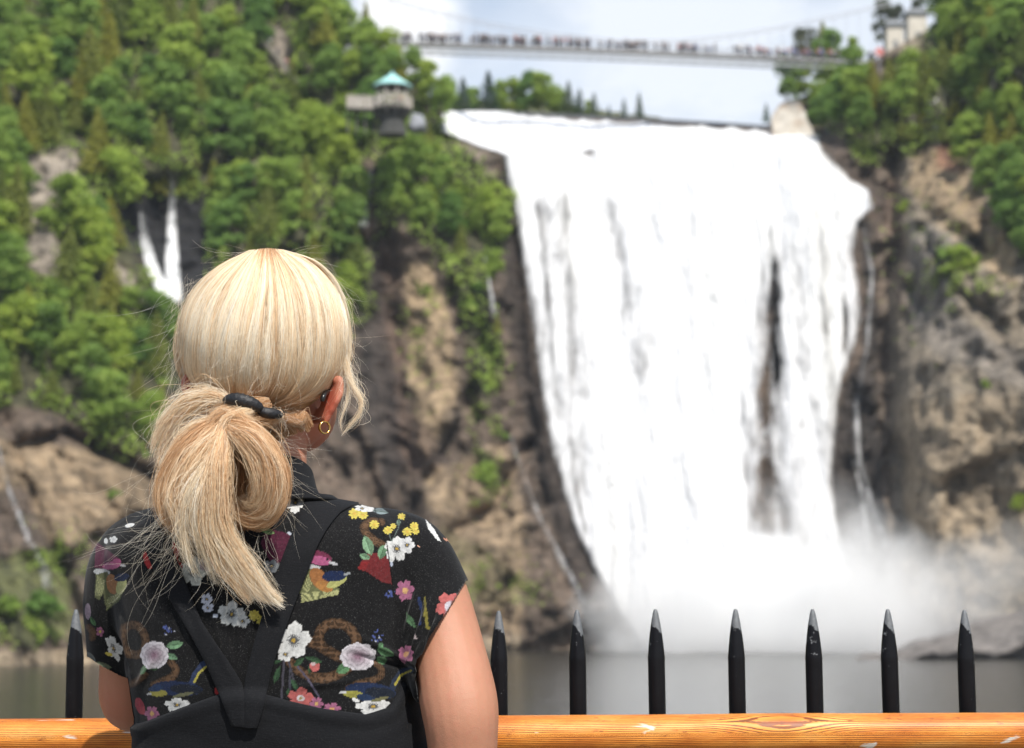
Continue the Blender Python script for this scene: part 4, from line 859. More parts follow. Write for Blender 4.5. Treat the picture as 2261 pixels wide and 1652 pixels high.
bc = t.mix(mk, t.mix(t.noise(cc, 30, 4), (0.005, .005, .006), (0.012, 0.012, 0.014)), t.mix(nb_, (0.08, .085, .09), (0.22, .23, .24)))
M_PICK = t.out(t.bsdf(Base_Color=bc, Roughness=t.ramp(mk, [(0, .30), (1, .6)]), Specular_IOR_Level=.12, Metallic=t.math('MULTIPLY', chip, .3), Normal=t.bump(mk, .4, .0006)).outputs[0])
fence = empty('picket_fence', (0, YP, 6.6)); tag(fence, 'black steel picket fence with pointed chipped tips behind the wooden rail', 'fence')
zt0 = U(1130, 1347, YP).z
pk = [(168, 1346, 0), (350, 1347, .3), (530, 1347, .8), (712, 1347, -.2), (895, 1347, .1), (1101, 1349, .3), (1274, 1347, .3), (1447, 1345, .9), (1624, 1345, .25), (1794, 1345, .6), (1960, 1345, .9), (2129, 1347, .55)]
pk = [(p, y, l) for p, y, l in pk] + [(2129 + 172 * k, 1346, .3) for k in range(1, 5)] + [(168 - 175 * k, 1346, .2) for k in range(2, 5)]
pm = None
for tx, ty, lean in pk:
    tip = U(tx, ty, YP)
    if pm is None:
        prof = [(.0122, -1.2), (.0122, -.0735), (.0124, -.070), (.0121, -.0665), (.0108, -.052), (.0090, -.036), (.0066, -.020), (.0040, -.006), (.0024, -.0008), (.0016, 0)]
        b = MB(); b.lathe(prof, n=28); o = b.build('picket', M_PICK, None, True); pm = o.data
        for p_ in pm.polygons: p_.use_smooth = len(p_.vertices) == 4
    else: o = bpy.data.objects.new('picket', pm); COL.objects.link(o)
    o.parent = fence; o.location = tip - fence.location; o.rotation_euler = (R(rnd.uniform(-.4, .4)), R(-lean * 0.45), rnd.uniform(0, 6.28) * 0)
for z_ in (-.21, -.95):
    b = MB(); b.box((0, 0, 1.2 - 0.0 + z_), (5.6, .008, .03)); o = b.build('crossbar', M_BLK, fence); o.location = (0, -.0135, zt0 - 6.6 - 1.2)
# ================================================================== THE WOMAN AT THE RAIL
YC = 2.52; PXM = YC / FPX                       # metres per photo unit at her body
woman = None
def loft(rows, n=48, cap=True, p=2.0):
    """rows: (centre Vector, half width, half depth[, exponent]) stacked along z -> verts, faces"""
    V = []; F = []
    for r_ in rows:
        c, a, b_ = r_[:3]; e = 2.0 / (r_[3] if len(r_) > 3 else p)
        for k in range(n):
            w = 2 * math.pi * k / n; cw, sw = math.cos(w), math.sin(w)
            V.append(c + Vector((a * math.copysign(abs(cw) ** e, cw), b_ * math.copysign(abs(sw) ** e, sw), 0)))
    for i in range(len(rows) - 1):
        for k in range(n): F.append((i * n + k, i * n + (k + 1) % n, (i + 1) * n + (k + 1) % n, (i + 1) * n + k))
    if cap: F += [tuple(range(n))[::-1], tuple(range((len(rows) - 1) * n, len(rows) * n))]
    return V, F
def tline(rows, cy=0.0):                        # (ty, xl, xr, half depth, dy[, exp]) in photo units
    out = []
    for q in rows:
        ty, xl, xr, b_, dy = q[:5]; a, c = U(xl, ty, YC), U(xr, ty, YC); o = (a + c) / 2; o.y = YC + dy
        out.append((o, (c.x - a.x) / 2, b_) + ((q[5],) if len(q) > 5 else ()))
    return out
def smooth_rows(rows, m=6):
    T_ = np.arange(len(rows)); X = np.linspace(0, len(rows) - 1, (len(rows) - 1) * m + 1)
    A = np.array([[r_[0].x, r_[0].y, r_[0].z, r_[1], r_[2], (r_[3] if len(r_) > 3 else 2.0)] for r_ in rows])
    def cr(c, x):
        i = min(int(x), len(rows) - 2); f = x - i; g = lambda j: A[max(0, min(len(rows) - 1, j)), c]
        p0, p1, p2, p3 = g(i - 1), g(i), g(i + 1), g(i + 2)
        return 0.5 * ((2 * p1) + (-p0 + p2) * f + (2 * p0 - 5 * p1 + 4 * p2 - p3) * f * f + (-p0 + 3 * p1 - 3 * p2 + p3) * f ** 3)
    return [(Vector((cr(0, x), cr(1, x), cr(2, x))), cr(3, x), cr(4, x), cr(5, x)) for x in X]
class Blob(MB):
    def ell(s, c, r_, M=None, n=24):
        c = Vector(c); V = []; F = []
        for i in range(1, n // 2):
            f = math.pi * i / (n // 2)
            for k in range(n):
                w = 2 * math.pi * k / n; v = Vector((r_[0] * math.sin(f) * math.cos(w), r_[1] * math.sin(f) * math.sin(w), r_[2] * math.cos(f))); V.append(c + (M @ v if M else v))
        m = n // 2 - 1
        for i in range(m - 1):
            for k in range(n): F.append((i * n + k, i * n + (k + 1) % n, (i + 1) * n + (k + 1) % n, (i + 1) * n + k))
        top = Vector((0, 0, r_[2])); V += [c + (M @ top if M else top), c - (M @ top if M else top)]; a, b_ = len(V) - 2, len(V) - 1
        for k in range(n): F += [(a, (k + 1) % n, k), (b_, (m - 1) * n + k, (m - 1) * n + (k + 1) % n)]
        s.add(V, F)
    def limb(s, pts, rad, n=20, sub=6):
        pts = [Vector(p) for p in pts]; rows = smooth_rows([(p, r_, r_) for p, r_ in zip(pts, rad)], sub)
        s.tube([q[0] for q in rows], [q[1] for q in rows], n)
    def remesh(s, name, voxel, smooth=4, sub=0, fac=0.5):
        me = bpy.data.meshes.new(name); me.from_pydata([tuple(v) for v in s.v], [], s.f); me.update()
        bm = bmesh.new(); bm.from_mesh(me); bmesh.ops.recalc_face_normals(bm, faces=bm.faces); bm.to_mesh(me); bm.free()
        o = link(name, me); m = o.modifiers.new('r', 'REMESH'); m.mode = 'VOXEL'; m.voxel_size = voxel; m.adaptivity = 0
        m = o.modifiers.new('s', 'SMOOTH'); m.iterations = smooth; m.factor = fac
        if sub: m = o.modifiers.new('d', 'SUBSURF'); m.levels = sub; m.render_levels = sub
        dg = bpy.context.evaluated_depsgraph_get(); dg.update(); me2 = bpy.data.meshes.new_from_object(o.evaluated_get(dg)); bpy.data.objects.remove(o)
        me2.name = name; me2.polygons.foreach_set('use_smooth', np.ones(len(me2.polygons), bool)); return me2
def co_of(me):
    a = np.empty(len(me.vertices) * 3, np.float32); me.vertices.foreach_get('co', a); return a.reshape(-1, 3).astype(float)

TORSO = [(1070, 530, 650, .050, .01), (1092, 508, 690, .056, .00), (1118, 400, 800, .060, -.01), (1140, 325, 868, .068, -.015, 2.2), (1175, 262, 915, .085, -.015, 2.3), (1225, 240, 935, .104, -.01, 2.3), (1300, 250, 928, .118, 0, 2.3),
         (1400, 270, 918, .124, 0, 2.3), (1500, 288, 912, .122, .0, 2.3), (1600, 305, 930, .118, 0, 2.3), (1750, 312, 938, .115, 0, 2.3), (1950, 290, 960, .125, 0, 2.3), (2200, 262, 985, .130, 0, 2.3), (2330, 270, 975, .120, 0, 2.2)]
# ---- body: head, neck, torso, arms with hands, legs, one skin
b = Blob()
V, F = loft(smooth_rows([(c, a * .965, d * .93, *e) for c, a, d, *e in tline(TORSO)])); b.add(V, F)
HC = U(583, 760, 2.50)
b.ell(U(583, 735, 2.50), (.080, .096, .100)); yaw = Matrix.Rotation(R(-22), 3, 'Z')
b.ell(U(640, 890, 2.545), (.056, .060, .062), yaw); b.ell(U(668, 900, 2.575), (.044, .05, .058), yaw)
fd = yaw @ Vector((0, 1, 0)); fc = U(615, 830, 2.53)
b.ell(fc + fd * .062 + Vector((0, 0, -.005)), (.012, .022, .022), yaw); b.ell(fc + fd * .068 + Vector((0, 0, -.018)), (.015, .016, .011), yaw)      # nose
b.ell(fc + fd * .052 + Vector((0, 0, -.046)), (.022, .014, .006), yaw); b.ell(fc + fd * .050 + Vector((0, 0, -.056)), (.019, .014, .006), yaw)     # lips
b.ell(fc + fd * .045 + Vector((0, 0, -.082)), (.020, .02, .016), yaw)                                                                              # chin
V, F = loft(smooth_rows(tline([(860, 490, 682, .058, .0), (940, 488, 680, .056, .0), (1010, 488, 678, .052, -.005), (1060, 490, 680, .048, -.01), (1130, 480, 690, .045, -.01)]))); b.add(V, F)
# left arm (elbow propped on the rail) and right arm
zr_ = zrail + RAD
def hand(base, d, up, side, curl=.5):
    """palm at base, fingers along d; up is the back of the hand; side is the thumb side"""
    d, up, side = [Vector(x).normalized() for x in (d, up, side)]
    M = Matrix((side, d, up)).transposed(); b.ell(base + d * .042, (.040, .050, .014), M, 20)
    for k, (o_, L_) in enumerate(((.030, .074), (.010, .082), (-.011, .076), (-.031, .060))):
        p = base + d * .078 + side * o_; q1 = p + d * L_ * .42 - up * .004; q2 = q1 + d * L_ * .30 - up * L_ * .25 * curl * 2; q3 = q2 + d * L_ * .12 - up * L_ * .30 * curl * 1.6
        b.limb([p - d * .02, p, q1, q2, q3], [.0085, .0088, .0080, .0074, .0062], 12, 3)
    p = base + d * .02 + side * .036; b.limb([p - side * .012, p + side * .016 + d * .018, p + side * .024 + d * .046 - up * .006, p + side * .022 + d * .066 - up * .012], [.012, .0115, .0095, .0075], 12, 3)
la = [U(285, 1215, 2.53), U(280, 1330, 2.545), U(290, 1450, 2.58), U(292, 1545, 2.62)]
b.limb(la + [Vector((la[-1].x + .012, 2.70, zr_ + .040)), Vector((la[-1].x + .075, 2.765, zr_ + .036)), Vector((la[-1].x + .16, 2.79, zr_ + .030))], [.045, .044, .041, .041, .038, .033, .026])
hand(Vector((la[-1].x + .165, 2.79, zr_ + .024)), (1, .12, -.05), (0, .05, 1), (0, 1, 0))
ra = [U(905, 1225, 2.51), U(950, 1330, 2.50), U(990, 1440, 2.47), U(1013, 1550, 2.44), U(1020, 1620, 2.435)]
rh = Vector((U(800, 1560, 2.74).x, 2.785, zr_ + .026))
b.limb(ra + [U(1018, 1690, 2.45), U(985, 1700, 2.52), U(930, 1640, 2.66), rh], [.052, .050, .0455, .0475, .044, .040, .037, .031, .026])
hand(rh, (-1, .10, -.02), (0, .05, 1), (0, 1, 0))
for s, xc in ((-1, 455), (1, 790)):
    h_ = U(xc, 2280, YC); kx = h_.x; b.limb([h_, Vector((kx, YC + .02, 7.12)), Vector((kx, YC + .0, 6.75)), Vector((kx, YC - .01, 6.66))], [.088, .062, .040, .036])
    b.limb([Vector((kx, YC - .035, 6.635)), Vector((kx, YC + .06, 6.630)), Vector((kx, YC + .17, 6.622))], [.026, .030, .018])
# right ear seen from behind: a thin cupped shell with a rolled rim; left ear mostly under hair
def ear(top, mid, low, back, s):
    rows = []; P_ = [Vector(p) for p in (top, mid, low)]
    b.limb([P_[0] - Vector((s * .010, 0, 0)), P_[0] + Vector((0, 0, .004)), P_[0].lerp(P_[1], .5) + Vector((s * .0035, 0, 0)), P_[1], P_[1].lerp(P_[2], .55), P_[2]], [.0034, .0042, .0046, .0048, .0050, .0046], 12, 5)
    for f in np.linspace(0.05, .92, 16):
        q = P_[0].lerp(P_[1], f / .5) if f < .5 else P_[1].lerp(P_[2], (f - .5) / .5)
        b.limb([q, q + Vector((-s * .011, back * .5, 0)), q + Vector((-s * .022 * (1 - .25 * f), back, 0))], [.0036, .0040, .0050], 8, 3)
ear(U(750, 842, 2.475), U(744, 885, 2.468), U(717, 934, 2.475), .030, 1)
ear(U(411, 838, 2.475), U(413, 872, 2.468), U(430, 915, 2.475), .030, -1)
t0 = bpy.app.timers
me = b.remesh('person', .0032, 5)
P = co_of(me); q = PR(P)
red = np.maximum(np.exp(-(((q[:, 0] - 728) / 24) ** 2 + ((q[:, 1] - 888) / 62) ** 2)), np.exp(-(((q[:, 0] - 413) / 16) ** 2 + ((q[:, 1] - 870) / 50) ** 2))) * (np.abs(P[:, 1] - 2.48) < .035)  # redder ear colour stands in for sunlight glowing through the ears
cheek = 0.45 * np.exp(-(((q[:, 0] - 700) / 50) ** 2 + ((q[:, 1] - 950) / 60) ** 2)); elb = 0.30 * np.exp(-(((q[:, 0] - 250) / 60) ** 2 + ((q[:, 1] - 1560) / 60) ** 2))
set_f(me, 'blush_glow', np.clip(np.maximum(np.maximum(red, cheek), elb), 0, 1))
t = NT('skin'); c = t.coord(); bl = t.n('ShaderNodeAttribute', attribute_name='blush_glow').outputs['Fac']
n1 = t.noise(c, 26, 5, .6); n2 = t.noise(c, 900, 3, .6); n3 = t.noise(c, 150, 2, .5)
vo = t.n('ShaderNodeTexVoronoi', {'Vector': c, 'Scale': 42.0, 'Randomness': 1.0}); mole = t.ramp(vo.outputs['Distance'], [(0.035, 1.0), (0.060, 0.0)])
mole = t.math('MULTIPLY', mole, t.ramp(t.n('ShaderNodeSeparateColor', {0: vo.outputs['Color']}).outputs[0], [(0.50, 0.0), (0.54, .6)]))
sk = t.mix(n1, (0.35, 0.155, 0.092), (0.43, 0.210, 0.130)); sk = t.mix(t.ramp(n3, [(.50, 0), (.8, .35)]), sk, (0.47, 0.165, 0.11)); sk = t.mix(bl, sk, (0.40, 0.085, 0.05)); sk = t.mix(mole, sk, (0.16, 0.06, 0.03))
pb = t.bsdf(Base_Color=sk, Roughness=0.52, Subsurface_Weight=0.12, Subsurface_Scale=0.008, Specular_IOR_Level=.38, Normal=t.bump(t.math('ADD', n2, t.math('MULTIPLY', n3, .8)), .5, .0009))
pb.inputs['Subsurface Radius'].default_value = (1.0, .35, .18)
M_SKN = t.out(pb.outputs[0])
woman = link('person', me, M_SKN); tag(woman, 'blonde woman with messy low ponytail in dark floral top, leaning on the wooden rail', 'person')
for s in (-1, 1):
    bm = bmesh.new(); bmesh.ops.create_uvsphere(bm, u_segments=20, v_segments=14, radius=.0115); em = bpy.data.meshes.new('eye'); bm.to_mesh(em); bm.free()
    e = link('eye', em, simple('eye_white', (.75, .74, .72), .2, 0, .05), woman); e.location = fc + fd * .050 + (yaw @ Vector((s * .030, 0, .008)))

# ---- shirt
b = Blob()
TS = [(ty, xl - 3, xr + 3, d + .006, dy, *e) for ty, xl, xr, d, dy, *e in TORSO if ty < 1900]
V, F = loft(smooth_rows(tline(TS))); b.add(V, F)
b.limb([U(400, 1205, 2.52), U(305, 1238, 2.53), U(278, 1320, 2.54), U(282, 1400, 2.56), U(288, 1500, 2.60), U(292, 1560, 2.62)], [.055, .056, .0535, .0530, .0535, .053])
b.limb([U(815, 1205, 2.51), U(900, 1232, 2.51), U(945, 1322, 2.50), U(982, 1430, 2.473), U(1010, 1520, 2.445)], [.050, .0545, .0550, .0555, .0550])
# stand collar round the neck
me = b.remesh('shirt', .0055, 6, 2)
P = co_of(me); me.calc_normals_split() if hasattr(me, 'calc_normals_split') else None
Nn = np.empty(len(P) * 3, np.float32); me.vertices.foreach_get('normal', Nn); Nn = Nn.reshape(-1, 3)
q = PR(P); X, Y = q[:, 0], q[:, 1]
# folds: real relief, strongest at the armpits and between the straps
def fold(x0, y0, x1, y1, w, k):
    k = k * 1.5; dx, dy = x1 - x0, y1 - y0; L2 = dx * dx + dy * dy; s = np.clip(((X - x0) * dx + (Y - y0) * dy) / L2, 0, 1); dd = np.hypot(X - x0 - s * dx, Y - y0 - s * dy); return k * np.exp(-(dd / w) ** 2) * np.sin(np.pi * np.clip(s * .9 + .08, 0, 1))
dsp = np.zeros(len(P))
for a in [(905, 1450, 955, 1310, 5, .0035), (918, 1445, 978, 1350, 5, .003), (893, 1400, 925, 1290, 6, .003), (940, 1440, 995, 1380, 5, .0025), (925, 1448, 968, 1330, 4, -.004), (900, 1440, 938, 1300, 4, -.004), (920, 1470, 780, 1400, 7, .003), (915, 1482, 760, 1440, 6, -.003),
          (292, 1500, 262, 1360, 5, .003), (285, 1480, 245, 1380, 5, -.003), (300, 1520, 350, 1440, 8, .003), (470, 1340, 500, 1480, 6, .002), (500, 1330, 520, 1470, 5, -.002), (560, 1330, 545, 1460, 6, .002), (520, 1300, 530, 1440, 5, .0015), (380, 1300, 440, 1460, 9, .002), (700, 1300, 640, 1440, 10, .002),
          (640, 1520, 800, 1500, 8, .002), (420, 1200, 470, 1300, 7, .002), (300, 1300, 330, 1400, 10, .0015)]: dsp += fold(*a)
dsp += np.array([mnoise.fractal(Vector((x * 14, y_ * 14, z * 7)), 1, 2, 3) for x, y_, z in P[::1]]) * .0022 if len(P) < 900000 else 0
P2 = P + Nn * dsp[:, None]; me.vertices.foreach_set('co', P2.astype(np.float32).ravel()); me.update()
# cut the sleeves along their slanting cuffs
cutR = (X > 880) & (((X - 1016) * (1466 - 1300) - (Y - 1300) * (913 - 1016)) > 0) & (X + (Y - 1300) * .2 > 905) & (Y > 1280)
cuffL = np.interp(X, [180, 200, 228, 262, 300], [1440, 1450, 1470, 1488, 1500]); cutL = (X < 297) & (Y > cuffL) & ~((X > 276) & (np.abs(P[:, 1] - YC) < .03) & (Y < 1490) & False)
torso_l = np.interp(Y, [1400, 1500, 1600, 1750], [270, 288, 305, 312]) - 5; torso_r = np.interp(Y, [1400, 1500, 1600, 1750], [918, 912, 930, 938]) + 5
cut = (cutR & (X > torso_r)) | (cutL & (X < torso_l))
C = np.empty((len(P), 3)); C[:] = (0.0085, 0.0085, 0.0095)
hN = lambda x, y, s=1.0: (np.sin(x * 1.7 * s + np.sin(y * .9 * s) * 2) * np.cos(y * 1.3 * s + 1.1 * np.sin(x * .7 * s)))
backf = P[:, 1] < YC + .03
def put(m, col, k=1.0):
    C[m] = C[m] * (1 - k) + np.asarray(col) * k if np.ndim(col) == 1 else C[m] * (1 - k) + col[m] * k
def loc(cx, cy, rot=0.0):
    a = math.radians(rot); dx, dy = X - cx, Y - cy; return dx * math.cos(a) + dy * math.sin(a), -dx * math.sin(a) + dy * math.cos(a)
def ell(cx, cy, rx, ry, col, rot=0, k=1.0, soft=0):
    u, v = loc(cx, cy, rot); d = (u / rx) ** 2 + (v / ry) ** 2; m = (d < 1) & backf
    if soft: C[m] = C[m] * (1 - (1 - d[m, None]) ** soft * k) + np.asarray(col) * ((1 - d[m, None]) ** soft * k)
    else: put(m, col, k)
def poly(pts_, col, k=1.0): put(inpoly(X + .7 * hN(X, Y, .5), Y + .7 * hN(Y, X, .5), pts_) & backf, col, k)
def line(pts_, w, col, k=1.0):
    m = np.zeros(len(X), bool)
    for (x0, y0), (x1, y1) in zip(pts_[:-1], pts_[1:]):
        dx, dy = x1 - x0, y1 - y0; s = np.clip(((X - x0) * dx + (Y - y0) * dy) / (dx * dx + dy * dy + 1e-9), 0, 1); m |= np.hypot(X - x0 - s * dx, Y - y0 - s * dy) < w
    put(m & backf, col, k)
WHT = (.70, .70, .68)
def flower(cx, cy, r_, n=5, col=WHT, rot=0, sq=1.0, tilt=0, cen=(.45, .28, .02), dark=True):
    u, v = loc(cx, cy, tilt); v = v / sq; d = np.hypot(u, v); a = np.arctan2(v, u) + math.radians(rot); e = r_ * (.60 + .42 * np.abs(np.cos(a * n / 2)) ** .55 + .05 * np.sin(a * 13)); m = (d < e) & backf
    sh = .70 + .30 * np.clip(d / e, 0, 1)[:, None] - .12 * (np.abs(np.sin(a * n / 2)) > .985)[:, None]
    put(m, np.clip(np.asarray(col)[None] * sh, 0, 1))
    if dark and r_ > 9:
        m2 = (d < r_ * (.30 + .10 * np.sin(a * 19))) & backf; put(m2, (.03, .03, .035), .85); put((d < r_ * .12) & backf, cen)
    elif not dark: put((d < r_ * .30) & backf, cen)
def rose(cx, cy, rx, ry):
    u, v = loc(cx, cy); a = np.arctan2(v / ry, u / rx); d = np.hypot(u / rx, v / ry); e = .92 + .07 * np.abs(np.sin(a * 4.5)) + .03 * np.sin(a * 11); m = (d < e) & backf
    mv = np.clip(1.15 - 1.25 * d, 0, 1)[:, None]; rg = .5 + .5 * np.sin(d * 22 + 2.2 * np.sin(a * 3) + np.sin(a * 7)); col = (np.array((.66, .62, .66)) * (1 - mv) + np.array((.22, .12, .17)) * mv) * (.72 + .28 * (rg > .2))[:, None]; put(m, col)
def leaf(cx, cy, L_, w, rot, col=(.10, .24, .10)):
    u, v = loc(cx, cy, rot); m = (np.abs(u) < L_) & (np.abs(v) < w * (1 - (u / L_) ** 2)) & backf; put(m, np.asarray(col)[None] * (.6 + .5 * (v > 0) + .25 * (np.abs(np.sin(u * .9 + np.abs(v) * .6)) > .3))[:, None] * .8); put(m & (np.abs(v) < .7), (.03, .07, .03), .7)
def snake(pts_, w):
    pp = np.array(pts_, float); T_ = np.linspace(0, len(pp) - 1, len(pp) * 8); sx_ = np.interp(T_, range(len(pp)), pp[:, 0]); sy_ = np.interp(T_, range(len(pp)), pp[:, 1])
    for _ in range(6): sx_[1:-1] = (sx_[:-2] + sx_[1:-1] * 2 + sx_[2:]) / 4; sy_[1:-1] = (sy_[:-2] + sy_[1:-1] * 2 + sy_[2:]) / 4
    D = np.full(len(X), 1e9)
    bb = (X > pp[:, 0].min() - 30) & (X < pp[:, 0].max() + 30) & (Y > pp[:, 1].min() - 30) & (Y < pp[:, 1].max() + 30) & backf; ii = np.where(bb)[0]
    d = np.full(len(ii), 1e9)
    for x, y in zip(sx_, sy_): d = np.minimum(d, np.hypot(X[ii] - x, Y[ii] - y))
    k = ii[d < w]; dd = d[d < w] / w; sc = (np.sin((X[k] + Y[k]) * 1.5) * np.sin((X[k] - Y[k]) * 1.5) > -.15)
    C[k] = (np.array((.115, .060, .028))[None] * (1.25 - .75 * dd ** 2)[:, None]) * np.where(sc, 1.0, .38)[:, None]
def sprig(cx, cy, r_, n=9, col=(.06, .09, .30)):
    rr = random.Random(int(cx * 7 + cy)); 
    for _ in range(n): a, q_ = rr.uniform(0, 6.28), rr.random() * r_; ell(cx + q_ * math.cos(a), cy + q_ * .8 * math.sin(a), rr.uniform(1.3, 3.4), rr.uniform(1.3, 3), col if rr.random() < .8 else (.4, .42, .5))
YEL = (.62, .50, .05); PNK = (.40, .12, .23); RED = (.17, .015, .018); COR = (.52, .11, .10)
# right half
snake([(672, 1413), (695, 1420), (722, 1436), (750, 1452), (775, 1452)], 12); snake([(716, 1432), (702, 1412), (708, 1390), (728, 1376), (752, 1376), (774, 1388), (786, 1408), (788, 1430)], 11.5); snake([(640, 1462), (660, 1482), (690, 1496), (720, 1498), (750, 1488), (775, 1470)], 11)
snake([(826, 1462), (842, 1474), (842, 1492), (822, 1503), (795, 1507), (768, 1520)], 8); line([(628, 1455), (624, 1500), (622, 1542)], 2.4, (.06, .055, .075)); line([(636, 1455), (648, 1500), (655, 1525)], 2.2, (.06, .055, .075)); line([(652, 1466), (680, 1500), (704, 1538)], 2.0, (.09, .08, .13)); line([(640, 1470), (640, 1530)], 1.6, (.05, .05, .07))
for a in [(612, 1490, 20, 6, 110), (660, 1462, 16, 6, -40), (690, 1455, 18, 5, 10), (650, 1512, 16, 5, 60), (684, 1478, 10, 4, 100), (610, 1462, 12, 4, 170), (637, 1530, 10, 4, 80)]: leaf(*a, col=(.035, .09, .04))
leaf(759, 1476, 19, 11, -30); leaf(849, 1440, 20, 9, 25); leaf(845, 1458, 14, 8, 30); leaf(838, 1425, 9, 5, -30)
rose(791, 1450, 41, 31); sprig(830, 1404, 16, 12); flower(648, 1414, 38, 5, WHT, 20, 1.05, 10); flower(630, 1445, 19, 5, WHT, 0, .85)
flower(894, 1304, 20, 6, PNK, 10, 1.15, 0, (.6, .35, .12), False); flower(896, 1445, 18, 6, PNK, 20, 1.1, 0, (.6, .3, .12), False); flower(990, 1338, 27, 5, COR, 0, 1.15, 20, (.55, .5, .52), False); ell(993, 1340, 11, 15, (.50, .46, .52), 20, .8, .5); ell(994, 1342, 3, 4, (.3, .25, .1))
flower(664, 1542, 29, 5, COR, 15, .82, 5, (.55, .5, .5), False); ell(664, 1542, 4, 3, (.3, .2, .05)); flower(699, 1554, 15, 6, PNK, 0, .95, 0, (.6, .35, .1), False); flower(733, 1566, 20, 6, PNK, 12, .7, 0, (.6, .3, .1), False); flower(823, 1560, 38, 5, WHT, 30, .50, 0); ell(785, 1546, 9, 4, WHT, 20)
line([(862, 1528), (872, 1505), (884, 1488), (905, 1478)], 7.5, (.022, .035, .07)); line([(872, 1512), (884, 1492), (904, 1481)], 2.4, (.50, .42, .03)); ell(818, 1526, 56, 18, (.010, .024, .075), 6); ell(838, 1530, 34, 12, (.010, .016, .03), 5); ell(780, 1533, 22, 8, (.30, .28, .035), 4); ell(805, 1540, 18, 8, (.012, .03, .08), 10); line([(752, 1530), (762, 1529)], 2.6, (.5, .5, .5)); ell(838, 1544, 20, 4, (.16, .15, .06), -14)
ell(695, 1471, 11, 12, COR); ell(692, 1466, 5, 4, (.6, .5, .5), 0, .8); leaf(700, 1461, 13, 4, 5, (.05, .12, .05))
ell(703, 1232, 30, 15, (.16, .02, .06), 10); ell(705, 1238, 26, 10, (.42, .08, .21), 10); ell(722, 1235, 3, 2.4, (.02, .01, .02)); line([(728, 1242), (743, 1246)], 3, (.5, .5, .52)); ell(688, 1252, 20, 5, (.5, .5, .5), 5)
poly([(658, 1262), (700, 1254), (716, 1290), (752, 1300), (745, 1312), (715, 1320), (665, 1331), (668, 1312), (656, 1310)], (.13, .14, .055))
for k in range(7): line([(668 + k * 4, 1260 + k * 3), (662 + k * 3, 1300 + k)], .8, (.40, .40, .16)); line([(666, 1330 - k * 3.2), (748, 1312 - k * 1.5)], .8, (.38, .38, .15))
ell(704, 1278, 17, 27, (.34, .13, .03), -35); ell(716, 1295, 20, 11, (.40, .17, .03), 20); ell(744, 1285, 25, 10, (.42, .42, .12), -28); ell(738, 1272, 27, 12, (.010, .022, .075), -4); line([(762, 1269), (772, 1265)], 2.6, (.3, .32, .34))
snake([(852, 1206), (828, 1194), (808, 1176), (803, 1160), (818, 1150), (842, 1152)], 9.5); poly([(797, 1241), (811, 1222), (839, 1219), (859, 1233), (865, 1290), (847, 1287), (820, 1270), (802, 1258)], RED); poly([(797, 1241), (790, 1255), (806, 1262), (815, 1240)], (.24, .012, .014))
leaf(813, 1204, 24, 12, 70, (.20, .36, .20)); leaf(845, 1218, 18, 10, 110, (.16, .32, .17)); leaf(806, 1229, 13, 7, 20, (.20, .36, .2))
for x, y, r_ in [(827, 1157, 11), (783, 1133, 13), (802, 1136, 11), (857, 1170, 10.5), (869, 1161, 7), (887, 1139, 8.5), (900, 1173, 11), (915, 1160, 10), (919, 1172, 8)]: flower(x, y, r_, 8, YEL, x, .9, 0, (.55, .35, .03), False)
line([(887, 1145), (880, 1165), (866, 1195)], .9, (.12, .16, .14)); line([(860, 1178), (866, 1200)], .9, (.12, .16, .14)); leaf(880, 1152, 8, 4, 100, (.12, .18, .14)); line([(900, 1182), (897, 1196)], .8, (.1, .14, .12))
flower(876, 1212, 27, 5, WHT, 10, 1.0, 0); flower(899, 1203, 17, 5, (.62, .62, .62), 0, 1.1, 0); ell(865, 1234, 6, 9, WHT, 15); ell(864, 1246, 4, 5, (.5, .55, .68)); sprig(863, 1310, 12, 12); flower(800, 1122, 17, 5, WHT, 0, .42, 5); ell(815, 1124, 12, 5, WHT); leaf(840, 1128, 18, 6, 10, (.20, .26, .27)); poly([(940, 1146), (957, 1163), (975, 1196), (965, 1192), (947, 1168)], WHT)
line([(925, 1322), (929, 1350), (930, 1380)], 3.4, (.015, .03, .10)); line([(937, 1320), (941, 1350), (943, 1385)], 3.0, (.20, .17, .02)); leaf(905, 1368, 19, 6, 65, (.10, .22, .10)); line([(916, 1392), (920, 1410)], 3, (.5, .4, .4)); line([(985, 1395), (960, 1425), (930, 1452)], 3, (.16, .17, .12)); leaf(985, 1392, 16, 7, -55, (.16, .19, .17))
line([(823, 1112), (839, 1153), (855, 1201), (865, 1273), (871, 1325), (891, 1364), (911, 1416), (919, 1456)], 1.3, (.002, .002, .002), .9); line([(268, 1150), (225, 1205), (214, 1260), (212, 1330), (225, 1380), (245, 1430), (292, 1500)], 1.3, (.002, .002, .002), .9)
# inside the yoke
flower(652, 1111, 21, 4, WHT, 20, 1.1, 20); ell(638, 1179, 5, 5, (.5, .55, .65)); ell(655, 1173, 4, 7, WHT, 20); poly([(590, 1165), (640, 1180), (632, 1240), (600, 1245), (575, 1200)], (.085, .012, .035)); leaf(590, 1172, 18, 7, 20, (.18, .30, .10)); flower(600, 1250, 18, 5, (.2, .22, .24), 0, .8)
flower(425, 1262, 33, 5, (.55, .56, .50), 10, .95, 10); flower(455, 1247, 16, 5, (.35, .27, .33), 0, 1, 0, (.2, .1, .1), False); poly([(382, 1195), (396, 1215), (402, 1255), (388, 1240), (378, 1210)], (.42, .02, .02)); snake([(400, 1190), (412, 1210), (404, 1232)], 12); flower(456, 1323, 13, 5, (.60, .62, .72), 0, 1); flower(459, 1342, 13, 5, (.60, .62, .72), 30, .85); ell(476, 1360, 6, 5, (.5, .55, .65))
